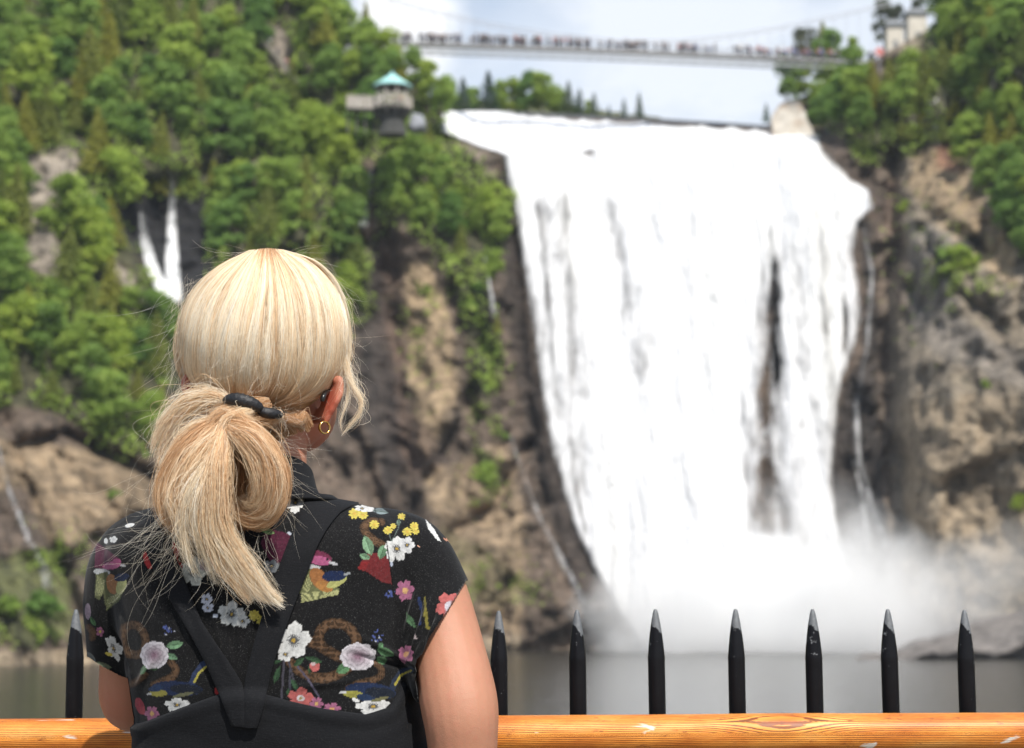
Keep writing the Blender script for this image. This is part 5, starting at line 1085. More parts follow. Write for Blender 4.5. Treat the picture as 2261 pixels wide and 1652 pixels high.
flower(511, 1356, 30, 5, (.56, .57, .55), 25, .92, 15); flower(536, 1372, 16, 5, (.56, .57, .55), 0, .9); flower(562, 1359, 12, 8, YEL, 0, 1, 0, YEL, False); flower(576, 1370, 10, 7, YEL, 0, 1.1, 0, YEL, False)
# left half
snake([(276, 1384), (290, 1379), (306, 1382), (318, 1398), (322, 1420), (316, 1440), (300, 1448), (280, 1442), (270, 1420), (270, 1400), (276, 1384)], 9.5); snake([(378, 1462), (390, 1478), (384, 1494), (362, 1503), (340, 1512)], 8.5); snake([(290, 1510), (306, 1503), (322, 1488)], 8.5); ell(341, 1470, 12, 10, (.02, .06, .02))
leaf(386, 1424, 20, 9, -10, (.18, .36, .18)); leaf(380, 1450, 14, 7, 20, (.16, .32, .17)); leaf(320, 1478, 14, 8, -50, (.10, .22, .1)); rose(341, 1446, 33, 31); sprig(371, 1392, 15, 14); flower(250, 1432, 31, 5, WHT, 0, .42, 68); flower(392, 1556, 28, 5, WHT, 20, .55, 0); flower(335, 1576, 17, 6, PNK, 0, 1, 0, (.6, .35, .1), False); ell(308, 1560, 9, 20, (.36, .03, .05), -20); ell(480, 1525, 6, 8, (.42, .02, .02))
line([(424, 1512), (432, 1490), (448, 1468), (462, 1460)], 7, (.025, .04, .10)); line([(430, 1506), (440, 1486), (458, 1470)], 2.4, (.45, .38, .04)); ell(392, 1520, 56, 16, (.010, .022, .07), 4); ell(412, 1522, 36, 11, (.010, .014, .025), 4); ell(350, 1530, 20, 8, (.30, .27, .035), 0); ell(345, 1520, 17, 7, (.012, .035, .10), -10); line([(326, 1533), (333, 1532)], 2.4, (.5, .5, .5)); ell(405, 1534, 24, 4, (.14, .14, .07), -12)
poly([(211, 1195), (238, 1215), (262, 1233), (268, 1246), (250, 1259), (209, 1253)], (.10, .012, .045)); ell(246, 1249, 20, 8, (.42, .09, .22), -8); ell(258, 1240, 9, 7, (.34, .05, .16)); line([(267, 1248), (274, 1250)], 2.4, (.5, .5, .5)); ell(225, 1263, 18, 7, (.45, .46, .46), 5)
poly([(212, 1268), (238, 1262), (244, 1300), (268, 1312), (262, 1325), (236, 1350), (228, 1310), (220, 1325), (210, 1318)], (.11, .12, .05))
for k in range(6): line([(216 + k * 3, 1272 + k * 2), (212 + k * 2.5, 1315)], .8, (.33, .34, .15)); line([(236, 1345 - k * 4), (262, 1318 - k * 2)], .8, (.33, .34, .14))
ell(247, 1290, 12, 22, (.34, .14, .04), -10); ell(266, 1294, 11, 20, (.42, .43, .16), 20); ell(267, 1275, 17, 9, (.010, .022, .07), -12); flower(250, 1191, 9, 5, WHT, 0, .8, -10, (.1, .15, .4)); ell(234, 1195, 4, 6, WHT); ell(286, 1159, 11, 4, WHT, -15); ell(218, 1187, 6, 12, (.35, .37, .12), 30); ell(326, 1238, 8, 20, (.42, .02, .02), -20)
ell(195, 1350, 7, 18, (.30, .22, .28), 0); leaf(206, 1372, 12, 5, 60, (.08, .2, .07)); snake([(196, 1385), (206, 1395), (204, 1408)], 8); flower(221, 1395, 9, 5, PNK, 0, 1.2, 0, YEL, False); ell(240, 1445, 9, 4, YEL, 20); ell(197, 1452, 10, 18, (.13, .14, .13), -50); ell(225, 1468, 22, 5, (.12, .14, .08), 20)
set_col(me, 'print', (C * .55 + C.mean(1, keepdims=True) * .09) * 1.06)
bm = bmesh.new(); bm.from_mesh(me); bm.verts.ensure_lookup_table(); bmesh.ops.delete(bm, geom=[bm.verts[i] for i in np.where(cut)[0]], context='VERTS')
be = [e for e in bm.edges if e.is_boundary]; ret = bmesh.ops.extrude_edge_only(bm, edges=be); 
bm.normal_update()
for v in [g_ for g_ in ret['geom'] if isinstance(g_, bmesh.types.BMVert)]: v.co += Vector((0, 0, .0015)) - v.normal * .004
bm.to_mesh(me); bm.free()
t = NT('printed_jersey'); c = t.coord(); at = t.n('ShaderNodeAttribute', attribute_name='print').outputs['Color']
lint = t.noise(c, 750, 2, .6); fz = t.noise(c, 260, 4, .65); wv = t.n('ShaderNodeTexWave', {'Vector': t.coord(rot=(0, 0, 0)), 'Scale': 330.0, 'Distortion': 1.2}, wave_type='BANDS', bands_direction='Z').outputs[1]
cb = t.mix(t.ramp(lint, [(.60, 0), (.78, .55)]), at, (0.14, 0.14, 0.135)); cb = t.mix(1.0, cb, t.ramp(fz, [(.3, .72), (.7, 1.25)]), 'MULTIPLY')
pb = t.bsdf(Base_Color=cb, Roughness=.9, Specular_IOR_Level=.12, Sheen_Weight=.12, Sheen_Roughness=.45, Normal=t.bump(t.math('ADD', t.math('MULTIPLY', wv, .25), fz), .35, .0009))
M_JER = t.out(pb.outputs[0])
shirt = link('shirt', me, M_JER, woman)
if True:
    dg = bpy.context.evaluated_depsgraph_get(); bvs = BVHTree.FromObject(shirt, dg)
def on_shirt(tx, ty, off):
    d = ray(tx, ty).normalized(); h = bvs.ray_cast(EYE, d, 5)
    if h[0] is None: return None
    return h[0] - d * off
# collar, hair side visible on the right of the neck
t = NT('black_cotton'); c = t.coord(); fz = t.noise(c, 300, 4, .65); sl_ = t.noise(t.coord(scale=(1, 1, 6)), 120, 3, .6)
cb = t.mix(t.ramp(t.noise(c, 800, 2), [(.58, 0), (.8, .4)]), t.mix(sl_, (0.0055, 0.0058, 0.007), (0.0115, 0.012, 0.014)), (0.06, 0.06, 0.06))
M_BLKC = t.out(t.bsdf(Base_Color=cb, Roughness=.85, Specular_IOR_Level=.12, Sheen_Weight=.05, Sheen_Roughness=.4, Normal=t.bump(t.math('ADD', sl_, fz), .35, .0012)).outputs[0])
V, F = loft(smooth_rows([(U(587, 1004, 2.515), .0600, .0610), (U(587, 1018, 2.512), .0615, .063), (U(588, 1050, 2.505), .0650, .066), (U(590, 1080, 2.50), .072, .070), (U(592, 1105, 2.50), .090, .074)], 4), cap=False)
V = [Vector((v.x, v.y, v.z - .40 * (v.y - 2.455) * (1 if v.z > U(590, 1090, 2.5).z else 0) - .10 * max(0, v.x - (-.30)) * 0)) for v in V]
me = bpy.data.meshes.new('collar'); me.from_pydata([tuple(v) for v in V], [], F); me.polygons.foreach_set('use_smooth', np.ones(len(me.polygons), bool)); o = link('collar', me, M_BLKC, woman); m = o.modifiers.new('s', 'SOLIDIFY'); m.thickness = .003; m.offset = 1
# ---- black overalls: back panel, crossed yoke straps, trouser legs
EDGE = [(200, 1610), (300, 1600), (323, 1593), (400, 1565), (483, 1538), (530, 1530), (576, 1532), (636, 1550), (711, 1568), (807, 1581), (863, 1564), (891, 1528), (911, 1476), (960, 1440)]
rowsO = smooth_rows(tline([(ty, xl - 7, xr + 7, d + .0115, dy, *e) for ty, xl, xr, d, dy, *e in TORSO if ty >= 1225]), 8)
zt_ = np.array([q_[0].z for q_ in rowsO][::-1])
def at_z(z, k, n):
    j = np.interp(z, zt_, np.arange(len(rowsO))[::-1]); i0 = min(int(j), len(rowsO) - 2); f = j - i0; A, B_ = rowsO[i0], rowsO[i0 + 1]
    c = A[0].lerp(B_[0], f); a = A[1] * (1 - f) + B_[1] * f; d = A[2] * (1 - f) + B_[2] * f; e = 2 / (A[3] * (1 - f) + B_[3] * f); w = 2 * math.pi * k / n; cw, sw = math.cos(w), math.sin(w)
    return Vector((c.x + a * math.copysign(abs(cw) ** e, cw), c.y + d * math.copysign(abs(sw) ** e, sw), z))
NN = 160; NRW = 110; V = []; zb = rowsO[-1][0].z
for k in range(NN):
    w = 2 * math.pi * k / NN; p = at_z(U(600, 1560, 2.4).z, k, NN); qx = PR(np.array(p))[0]
    ztop = U(qx, float(np.interp(qx, [e[0] for e in EDGE], [e[1] for e in EDGE])), p.y).z
    if math.sin(w) > 0: f = sstep(0, .5, math.sin(w)); ztop = ztop * (1 - f) + U(600, 1330, 2.6).z * f
    for i in range(NRW):
        z = ztop + (zb - ztop) * (i / (NRW - 1)); v = at_z(z, k, NN); 
        nz_ = mnoise.fractal(Vector((v.x * 9, v.y * 9, v.z * 16)), 1, 2, 3) * .0035 + .0022 * math.sin((v.z * 60 + v.x * 18 + 3 * mnoise.noise(Vector((v.x * 8, 0, v.z * 6))))) * min(1, i / 14)
        rad_ = Vector((v.x - rowsO[5][0].x, v.y - YC, 0)).normalized(); V.append(v + rad_ * (nz_ * min(1, i / 6) - (.0035 if i == 0 else 0) + (.0012 if 1 <= i <= 3 else 0)))
F = [(k * NRW + i, k * NRW + i + 1, ((k + 1) % NN) * NRW + i + 1, ((k + 1) % NN) * NRW + i) for k in range(NN) for i in range(NRW - 1)]
me = bpy.data.meshes.new('overalls'); me.from_pydata([tuple(v) for v in V], [], F)
bm = bmesh.new(); bm.from_mesh(me)
for s, xc in ((-1, 455), (1, 790)):
    h_ = U(xc, 2240, YC); m_ = MB(); m_.tube([h_ + Vector((0, 0, .05)), h_, Vector((h_.x, YC + .02, 7.12)), Vector((h_.x, YC, 6.74))], [.098, .108, .085, .075], 24, False)
    vs = [bm.verts.new(v) for v in m_.v]; [bm.faces.new([vs[i] for i in f]) for f in m_.f]
bmesh.ops.recalc_face_normals(bm, faces=bm.faces); bm.to_mesh(me); bm.free(); me.polygons.foreach_set('use_smooth', np.ones(len(me.polygons), bool))
ov = link('overalls', me, M_BLKC, woman); m = ov.modifiers.new('s', 'SOLIDIFY'); m.thickness = .0025; m.offset = 1
dg = bpy.context.evaluated_depsgraph_get(); bvo = BVHTree.FromObject(ov, dg)
def strap(outer, inner, nl=90, nw=10):
    def res(pl):
        pl = np.array(pl, float); T_ = np.linspace(0, len(pl) - 1, 400); x = np.interp(T_, range(len(pl)), pl[:, 0]); y = np.interp(T_, range(len(pl)), pl[:, 1])
        for _ in range(60): x[1:-1] = (x[:-2] + 2 * x[1:-1] + x[2:]) / 4; y[1:-1] = (y[:-2] + 2 * y[1:-1] + y[2:]) / 4
        s = np.r_[0, np.cumsum(np.hypot(np.diff(x), np.diff(y)))]; q_ = np.linspace(0, s[-1], nl); return np.interp(q_, s, x), np.interp(q_, s, y)
    ox, oy = res(outer); ix, iy = res(inner); G = np.zeros((nl, nw, 3)); prev = None
    for i in range(nl):
        for j in range(nw):
            f = j / (nw - 1); tx = ox[i] * (1 - f) + ix[i] * f; ty = oy[i] * (1 - f) + iy[i] * f; d = ray(tx, ty).normalized()
            a = bvs.ray_cast(EYE, d, 5)[0]; c_ = bvo.ray_cast(EYE, d, 5)[0]; cand = [h for h in (a, c_) if h is not None and h.y < YC + .12]
            h = min(cand, key=lambda v: v.y) if cand else None
            e = .0016 * min(1, 6 * f, 6 * (1 - f))
            G[i, j] = (h - d * (.0036 + e)) if h is not None else (np.array(prev) if prev is not None else np.array(U(tx, ty, YC - .03)))
            prev = G[i, j]
    for _ in range(3): G[1:-1] = (G[:-2] + 2 * G[1:-1] + G[2:]) / 4
    # carry on over the shoulder to the front
    ext = [G[0] + np.array([0, .03 * k, -.004 * k * k]) for k in range(6, 0, -1)]; G = np.concatenate([np.array(ext), G], 0)
    me = mesh_np('strap', G.reshape(-1, 3), grid_faces(nw, len(G))); o = link('strap', me, M_BLKC, woman); m = o.modifiers.new('s', 'SOLIDIFY'); m.thickness = .0045; m.offset = 0
    m = o.modifiers.new('b', 'BEVEL'); m.width = .001; m.segments = 2; return o
strap([(791, 1113), (751, 1131), (723, 1165), (700, 1205), (676, 1269), (652, 1328), (628, 1392), (610, 1444), (596, 1492), (582, 1555), (566, 1606)], [(683, 1076), (676, 1095), (668, 1125), (650, 1170), (631, 1213), (604, 1286), (571, 1388), (549, 1469), (540, 1516), (540, 1560), (539, 1607)])
strap([(326, 1138), (318, 1160), (323, 1215), (343, 1264), (385, 1337), (420, 1400), (454, 1461), (487, 1538), (514, 1604)], [(395, 1128), (378, 1150), (374, 1200), (399, 1257), (443, 1370), (487, 1436), (520, 1485), (538, 1516), (541, 1560), (541, 1606)])

# ---- hair
t = NT('blonde_hair')
hi = t.n('ShaderNodeHairInfo'); tn = t.n('ShaderNodeAttribute', attribute_name='shade').outputs['Fac']
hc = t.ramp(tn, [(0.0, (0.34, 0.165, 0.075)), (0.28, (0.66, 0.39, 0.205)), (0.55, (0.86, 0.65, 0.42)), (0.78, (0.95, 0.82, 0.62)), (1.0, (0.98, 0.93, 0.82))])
rv = t.ramp(hi.outputs['Random'], [(0, .80), (1, 1.12)]); hc = t.mix(1.0, hc, rv, 'MULTIPLY')
hb = t.bsdf(Base_Color=hc, Roughness=.42, Specular_IOR_Level=.55, Specular_Tint=(1.0, .88, .66)); ht = t.n('ShaderNodeBsdfTranslucent', {'Color': hc})
M_HAIR = t.out(t.n('ShaderNodeMixShader', {0: .33, 1: hb.outputs[0], 2: ht.outputs[0]}).outputs[0])
t = NT('hair_mass'); c = t.coord(scale=(1, 1, .12)); hn = t.noise(c, 260, 4, .6)
M_HMASS = t.out(t.bsdf(Base_Color=t.mix(hn, (0.38, 0.21, 0.10), (0.62, 0.42, 0.23)), Roughness=.6, Normal=t.bump(hn, .6, .001)).outputs[0])
def hair_obj(name, strands, rad, shade, parent, label=None, tipr=.35):
    n, k, _ = strands.shape; hcv = bpy.data.hair_curves.new(name); hcv.add_curves([k] * n)
    hcv.attributes['position'].data.foreach_set('vector', strands.astype(np.float32).ravel())
    ra = hcv.attributes.get('radius') or hcv.attributes.new('radius', 'FLOAT', 'POINT'); f = np.linspace(0, 1, k)[None]
    rr = np.broadcast_to(np.asarray(rad)[..., None] if np.ndim(rad) else np.full((n, 1), rad), (n, 1)) * (1 - (1 - tipr) * sstep(.6, 1, f)); ra.data.foreach_set('value', rr.astype(np.float32).ravel())
    sh = np.clip(shade, 0, 1); sh = np.broadcast_to(sh[:, None] if sh.ndim == 1 else sh, (n, k)); sa = hcv.attributes.new('shade', 'FLOAT', 'POINT'); sa.data.foreach_set('value', sh.astype(np.float32).ravel())
    o = bpy.data.objects.new(name, hcv); COL.objects.link(o); o.parent = parent; hcv.materials.append(M_HAIR)
    if label: o['label'] = label
    return o
HY, HRX, HRZ, HRY = 2.50, 187, 198, .118; HTX, HTY = 582, 744
def cat(pl, T_):
    pl = np.array(pl, float); m = len(pl) - 1; x = np.clip(T_, 0, .99999) * m; i = x.astype(int); f = (x - i)[..., None]; g = lambda j: pl[np.clip(j, 0, m)]
    p0, p1, p2, p3 = g(i - 1), g(i), g(i + 1), g(i + 2); return .5 * (2 * p1 + (p2 - p0) * f + (2 * p0 - 5 * p1 + 4 * p2 - p3) * f ** 2 + (-p0 + 3 * p1 - 3 * p2 + p3) * f ** 3)
EXR = [(624, 551), (700, 580), (748, 640), (768, 735), (760, 815), (712, 872), (625, 905)]; EXL = [(552, 552), (480, 592), (425, 650), (397, 735), (398, 815), (432, 866), (500, 890)]; CEN = [(590, 547), (590, 640), (584, 720), (576, 790), (566, 845), (560, 872), (556, 893)]
HCC = np.array(U(HTX, HTY, HY)); HRAD = np.array([HRX * PXM, HRY, HRZ * PXM])
def head_y(tx, ty, back=True):              # where the line of sight meets the hair's ellipsoid, nudged onto its limb when it misses
    D = UN(tx, ty, 1.0 + 0 * tx) - np.array(EYE); o = (np.array(EYE) - HCC) / HRAD; Dn = D / HRAD
    A = (Dn ** 2).sum(-1); B_ = (Dn * o).sum(-1); Cc = (o ** 2).sum() - 1; disc = np.sqrt(np.clip(B_ ** 2 - A * Cc, 0, None))
    return (-B_ - disc) / A if back else (-B_ + disc) / A
r = np.random.default_rng(77)
LKX, LK1 = np.linspace(-1.1, 1.1, 34), r.uniform(-1, 1, 34); LKX2, LK2 = np.linspace(-1.1, 1.1, 150), r.uniform(-1, 1, 150); SHP = [None]
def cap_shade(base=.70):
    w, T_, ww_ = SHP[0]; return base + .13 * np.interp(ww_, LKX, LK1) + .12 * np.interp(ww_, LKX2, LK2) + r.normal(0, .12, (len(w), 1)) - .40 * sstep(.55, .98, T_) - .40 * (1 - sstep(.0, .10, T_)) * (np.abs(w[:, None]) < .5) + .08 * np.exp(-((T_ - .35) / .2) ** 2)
def cap_strands(N, K, t0max, lift, wig=1.0, back=True, sel=None, T1=1.0):
    w = r.uniform(-1, 1, N); w = np.sign(w) * np.abs(w) ** .92
    w = w + .02 * np.sin(w * 40)
    t0 = r.uniform(0, t0max, N) ** 1.0; s = np.linspace(0, 1, K)[None]; T_ = t0[:, None] + (T1 - t0[:, None]) * s
    c = cat(CEN, T_); e = np.where((w > 0)[:, None, None], cat(EXR, T_), cat(EXL, T_)); p = c + np.abs(w)[:, None, None] * (e - c)
    ph = r.uniform(0, 6.28, (N, 1)); fr = r.uniform(.5, 1.6, (N, 1)); am = r.gamma(2.0, 1.5, (N, 1)) * wig
    p[..., 0] += 5.5 * np.interp(w[:, None] * .9 + .25 * T_, LKX, LK1) * np.sin(np.pi * T_) * (1 - w[:, None] ** 4)
    p[..., 0] += am * np.sin(T_ * 6.28 * fr + ph) * np.sin(np.pi * np.clip(s, 0, 1)) * 1.3; lf = r.uniform(0, 1, (N, 1)) * lift + .0005
    ww_ = w[:, None] + .035 * np.sin(T_ * 4 + w[:, None] * 7) + 0 * T_
    clump = (.0028 * np.interp(ww_, LKX, LK1) * (0.25 + T_) + .0014 * np.interp(ww_, LKX2, LK2))
    SHP[0] = (w, T_, ww_)
    y = head_y(p[..., 0], p[..., 1], back) - (lf + clump) * (1 if back else -1)
    return UN(p[..., 0], p[..., 1], y), w, t0
# inner mass so that no scalp shows
b = Blob(); b.ell(U(HTX, HTY, HY), (HRX * PXM * .955, HRY * .94, HRZ * PXM * .95), n=40)
me = bpy.data.meshes.new('hair'); me.from_pydata([tuple(v) for v in b.v], [], b.f)
Pm = co_of(me); qm = PR(Pm); keep_front = (Pm[:, 1] > HY + .02) & (qm[:, 1] > 720)
Pm[keep_front, 1] = HY + .02 + (Pm[keep_front, 1] - HY - .02) * .15
low = qm[:, 1] > 860; Pm[low, 0] = Pm[low, 0] * 1.0
me.vertices.foreach_set('co', Pm.astype(np.float32).ravel()); me.update(); me.polygons.foreach_set('use_smooth', np.ones(len(me.polygons), bool))
hair = link('hair', me, M_HMASS, woman); hair['label'] = 'smooth pale blonde hair combed back from the crown'
def streaky(w, a=38.0): return .62 + .20 * np.sin(w * a + 2 * np.sin(w * 9)) * np.sin(w * 71) + .13 * np.sin(w * 151 + 1)
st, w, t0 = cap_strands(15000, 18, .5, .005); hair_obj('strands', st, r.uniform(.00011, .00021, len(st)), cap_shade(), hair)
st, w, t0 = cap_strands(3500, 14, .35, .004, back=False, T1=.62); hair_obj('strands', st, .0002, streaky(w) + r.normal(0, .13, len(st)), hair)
def lock(pl, rad, N, K=22, wig=.75, curl=0.0, seed=0, shade=.6, tip=.6, hr=(.0001, .0002), flat=1.0, name='lock', stray=.13, grd=0.0):
    """pl: (tx, ty, Y); rad: lock radius in photo units along the guide"""
    rr = np.random.default_rng(seed + 900); T_ = np.linspace(0, 1, K); g = cat(pl, T_)
    G = UN(g[:, 0], g[:, 1], g[:, 2]); Rd = np.interp(T_, np.linspace(0, 1, len(rad)), rad) * PXM
    tg = np.gradient(G, axis=0); tg /= np.linalg.norm(tg, axis=1)[:, None]; a = np.cross(tg, np.array([0, 1.0, 0])); a /= np.linalg.norm(a, axis=1)[:, None] + 1e-9; b2 = np.cross(a, tg)
    th = rr.uniform(0, 6.28, N); q_ = np.sqrt(rr.random(N)); ox, oy = q_ * np.cos(th), q_ * np.sin(th)
    ox = ox + .12 * np.sin(ox * 14); s = T_[None]; out = rr.random(N) < stray
    twist = 1 + (rr.uniform(.2, .8, N) * out)[:, None] * s ** 1.5
    S_ = G[None] + (ox[:, None] * twist * Rd[None])[..., None] * a[None] + (oy[:, None] * twist * Rd[None] * flat)[..., None] * b2[None]
    for _ in range(2):
        fr = rr.uniform(.6, 2.4, (N, 1)); ph = rr.uniform(0, 6.28, (N, 1)); dv = rr.normal(size=(N, 1, 3)); S_ = S_ + (np.sin(s * 6.28 * fr + ph) - np.sin(ph))[..., None] * dv * (wig * .0011 * rr.gamma(1.5, .8, (N, 1))[..., None])
    cut = rr.uniform(tip, 1.0, N)[:, None]; X_ = s * cut * (K - 1); i = np.minimum(X_.astype(int), K - 2); f = (X_ - i)[..., None]; S_ = np.take_along_axis(S_, i[..., None].repeat(3, 2), 1) * (1 - f) + np.take_along_axis(S_, (i + 1)[..., None].repeat(3, 2), 1) * f
    return S_, (shade + .16 * np.sin(ox * 9 + seed) * np.sin(oy * 7 + 1) + rr.normal(0, .12, N))[:, None] + grd * (s - .4) + .06 * np.sin(s * 7 + seed), rr.uniform(*hr, N)
tail = empty('ponytail', U(556, 900, 2.41), woman); tail['label'] = 'low messy ponytail looped under a black hair tie, ends hanging loose'
bt = []
def add(*a, **k): bt.append(lock(*a, **k))
# gathered root under the tie
add([(590, 893, 2.405), (550, 903, 2.385), (510, 914, 2.378), (480, 930, 2.372), (462, 960, 2.368)], [15, 18, 20, 22, 18], 1100, seed=1, shade=.36, grd=.1)
add([(620, 915, 2.41), (585, 925, 2.392), (545, 925, 2.38), (508, 932, 2.368), (486, 965, 2.358)], [10, 14, 16, 17, 15], 800, seed=2, shade=.42, wig=1.0)
add([(560, 906, 2.372), (530, 914, 2.362), (500, 926, 2.358), (492, 948, 2.352)], [8, 9, 9, 8], 260, seed=31, shade=.62); add([(500, 905, 2.372), (530, 920, 2.358), (556, 940, 2.350), (572, 965, 2.350)], [7, 9, 9, 8], 240, seed=32, shade=.50)
# left lobe
add([(495, 930, 2.378), (450, 958, 2.370), (408, 1003, 2.365), (380, 1060, 2.368), (376, 1115, 2.372), (400, 1160, 2.378), (445, 1185, 2.385)], [13, 20, 25, 28, 27, 23, 13], 1700, seed=3, shade=.36, wig=.9)
add([(490, 940, 2.372), (450, 985, 2.356), (420, 1050, 2.352), (415, 1110, 2.358), (442, 1168, 2.368)], [13, 19, 23, 22, 16], 1200, seed=4, shade=.48)
for k in range(7):
    u = r.uniform(-1, 1); add([(482 + 6 * u, 955, 2.352), (430 + 18 * u, 1020 + 12 * u, 2.345), (398 + 24 * u, 1085, 2.346), (402 + 26 * u, 1140, 2.352), (432 + 22 * u, 1176 + 8 * u, 2.364)], [6, 8, 8, 7, 4], 130, seed=200 + k, shade=r.uniform(.35, .78), wig=1.0)
# right roll: hair goes out, down and curls back under itself
add([(500, 935, 2.368), (548, 952, 2.345), (590, 998, 2.338), (610, 1055, 2.342), (604, 1110, 2.350), (576, 1142, 2.358), (542, 1138, 2.368), (526, 1108, 2.376), (524, 1080, 2.382)], [12, 20, 23, 25, 24, 21, 17, 12, 8], 2000, seed=7, shade=.42, flat=.8)
add([(500, 945, 2.360), (536, 970, 2.338), (570, 1014, 2.331), (583, 1064, 2.334), (572, 1104, 2.344), (549, 1112, 2.356), (534, 1094, 2.366)], [10, 15, 18, 18, 14, 10, 6], 1200, seed=8, shade=.55, flat=.7)
for k in range(7):
    u = r.uniform(-1, 1); add([(505, 945 + 3 * u, 2.355), (552 + 8 * u, 962 - 6 * u, 2.330), (592 + 14 * u, 1010, 2.324), (602 + 17 * u, 1070, 2.327), (588 + 15 * u, 1120 + 10 * u, 2.338), (556 + 4 * u, 1140 + 8 * u, 2.352)], [5, 7, 8, 8, 7, 4], 130, seed=220 + k, shade=r.uniform(.35, .75), wig=.8)
add([(528, 935, 2.392), (534, 990, 2.386), (536, 1050, 2.384), (530, 1110, 2.386), (536, 1175, 2.388)], [22, 26, 28, 26, 14], 900, seed=41, shade=.12)  # fills the roll's hollow; its brown shadow is put into the hair colour
# the tail: many separate clumps falling from between the lobes and sweeping right
for k in range(21):
    u = -1 + 2 * (k + .5) / 21; v = r.uniform(-1, 1); ex, ey = 566 + 52 * u + 8 * v, 1298 + 22 * (1 + u) + 16 * v
    add([(494 + 8 * u, 940, 2.362), (482 + 17 * u + 3 * v, 1010, 2.340 + .004 * v), (474 + 21 * u - 5 * v, 1090, 2.338 + .006 * v), (482 + 26 * u + 8 * v, 1170, 2.346 + .006 * v), (514 + 36 * u - 7 * v, 1240, 2.359 + .005 * v), (ex - 14, ey - 30, 2.368), (ex + 16, ey + 4 - 14 * u, 2.372)], [8, 8, 8, 8, 7, 5, 2.5], 165, seed=240 + k, shade=r.uniform(.40, .80), grd=.28, wig=1.0, tip=.82, stray=.16)
for k in range(8):
    u = r.uniform(-1, 1); add([(470, 1000, 2.345), (430 + 14 * u, 1080, 2.338), (418 + 20 * u, 1160, 2.350), (436 + 26 * u, 1230, 2.364), (462 + 30 * u, 1285 + 14 * u, 2.374)], [6, 7, 6, 4, 2], 60, seed=280 + k, shade=.82, wig=1.6, tip=.6, stray=.3)
# left sweep out of the tie
for k in range(10):
    u = r.uniform(-1, 1); add([(512, 888, 2.392), (458, 874 + 8 * u, 2.394), (410 + 6 * u, 893 + 16 * u, 2.400), (371 + 8 * u, 932 + 20 * u, 2.405), (350 + 10 * u, 975 + 20 * u, 2.41), (338 + 12 * u, 1015 + 24 * u, 2.41)], [6, 9, 9, 8, 6, 3], 90, seed=300 + k, shade=r.uniform(.40, .85), wig=1.5, tip=.5, stray=.3)
for k in range(9):
    u = r.uniform(-1, 1); add([(470, 925, 2.38), (412, 956 + 12 * u, 2.375), (376 + 12 * u, 1018, 2.38), (354 + 12 * u, 1090, 2.385), (350 + 14 * u, 1165, 2.39)], [6, 7, 6, 5, 4], 24, seed=320 + k, shade=.78, wig=1.8, tip=.5, stray=.35)
for k in range(26):                       # short nape hair drawn up into the tie, small strays left behind
    x0 = 600 + 3.6 * k + r.uniform(-3, 3); y0 = 975 - .9 * k + r.uniform(-18, 8)
    add([(x0, y0, 2.462 - .0 * k), (x0 - 14, y0 - 26, 2.452), (x0 * .55 + 280, 930 + r.uniform(-6, 6), 2.432), (612, 915, 2.418)], [7, 8, 8, 7], 60, seed=100 + k, shade=.30, wig=.5, hr=(.00008, .00014))
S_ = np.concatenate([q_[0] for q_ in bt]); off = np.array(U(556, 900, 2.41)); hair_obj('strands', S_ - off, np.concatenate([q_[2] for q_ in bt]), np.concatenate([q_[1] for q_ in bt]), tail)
# thick core so that the locks are not see-through
b = Blob()
for pl, rd in (([(560, 900, 2.42), (510, 935, 2.40), (470, 1000, 2.39), (440, 1070, 2.385), (440, 1130, 2.385)], [.014, .018, .024, .026, .014]), ([(530, 935, 2.40), (570, 990, 2.372), (588, 1050, 2.368), (570, 1105, 2.374)], [.013, .019, .022, .016]), ([(500, 950, 2.39), (480, 1060, 2.362), (480, 1160, 2.365), (505, 1240, 2.376)], [.012, .014, .012, .006]), ([(470, 960, 2.39), (410, 1030, 2.385), (395, 1090, 2.385), (420, 1140, 2.385)], [.012, .016, .016, .008])):
    b.limb([U(*p) for p in pl], rd, 14, 4)
me = b.remesh('core', .003, 4); me.materials.append(M_HMASS); o = bpy.data.objects.new('core', me); COL.objects.link(o); o.parent = tail; o.location = -U(556, 900, 2.41)
# loose curl by the right temple
S1 = lock([(765, 800, 2.50), (778, 850, 2.495), (797, 885, 2.49), (792, 915, 2.49), (768, 945, 2.49), (754, 962, 2.49)], [8, 4, 3.5, 3, 2.5, 1.5], 90, seed=21, shade=.72, hr=(.00010, .00016), stray=.1); S2 = lock([(762, 810, 2.50), (770, 850, 2.495), (766, 890, 2.49), (752, 930, 2.49), (757, 958, 2.49)], [7, 3, 2.5, 2, 1.5], 45, seed=22, shade=.75, hr=(.0001, .00015)); S3 = lock([(758, 780, 2.5), (770, 830, 2.49), (786, 862, 2.48), (800, 890, 2.48), (788, 928, 2.48)], [9, 7, 6, 5, 5], 60, seed=23, wig=1.5, shade=.8, hr=(.00007, .0001), stray=.3)
hair_obj('loose_curl', np.concatenate([S1[0], S2[0], S3[0]]), np.concatenate([S1[2], S2[2], S3[2]]), np.concatenate([S1[1], S2[1], S3[1]]), hair)
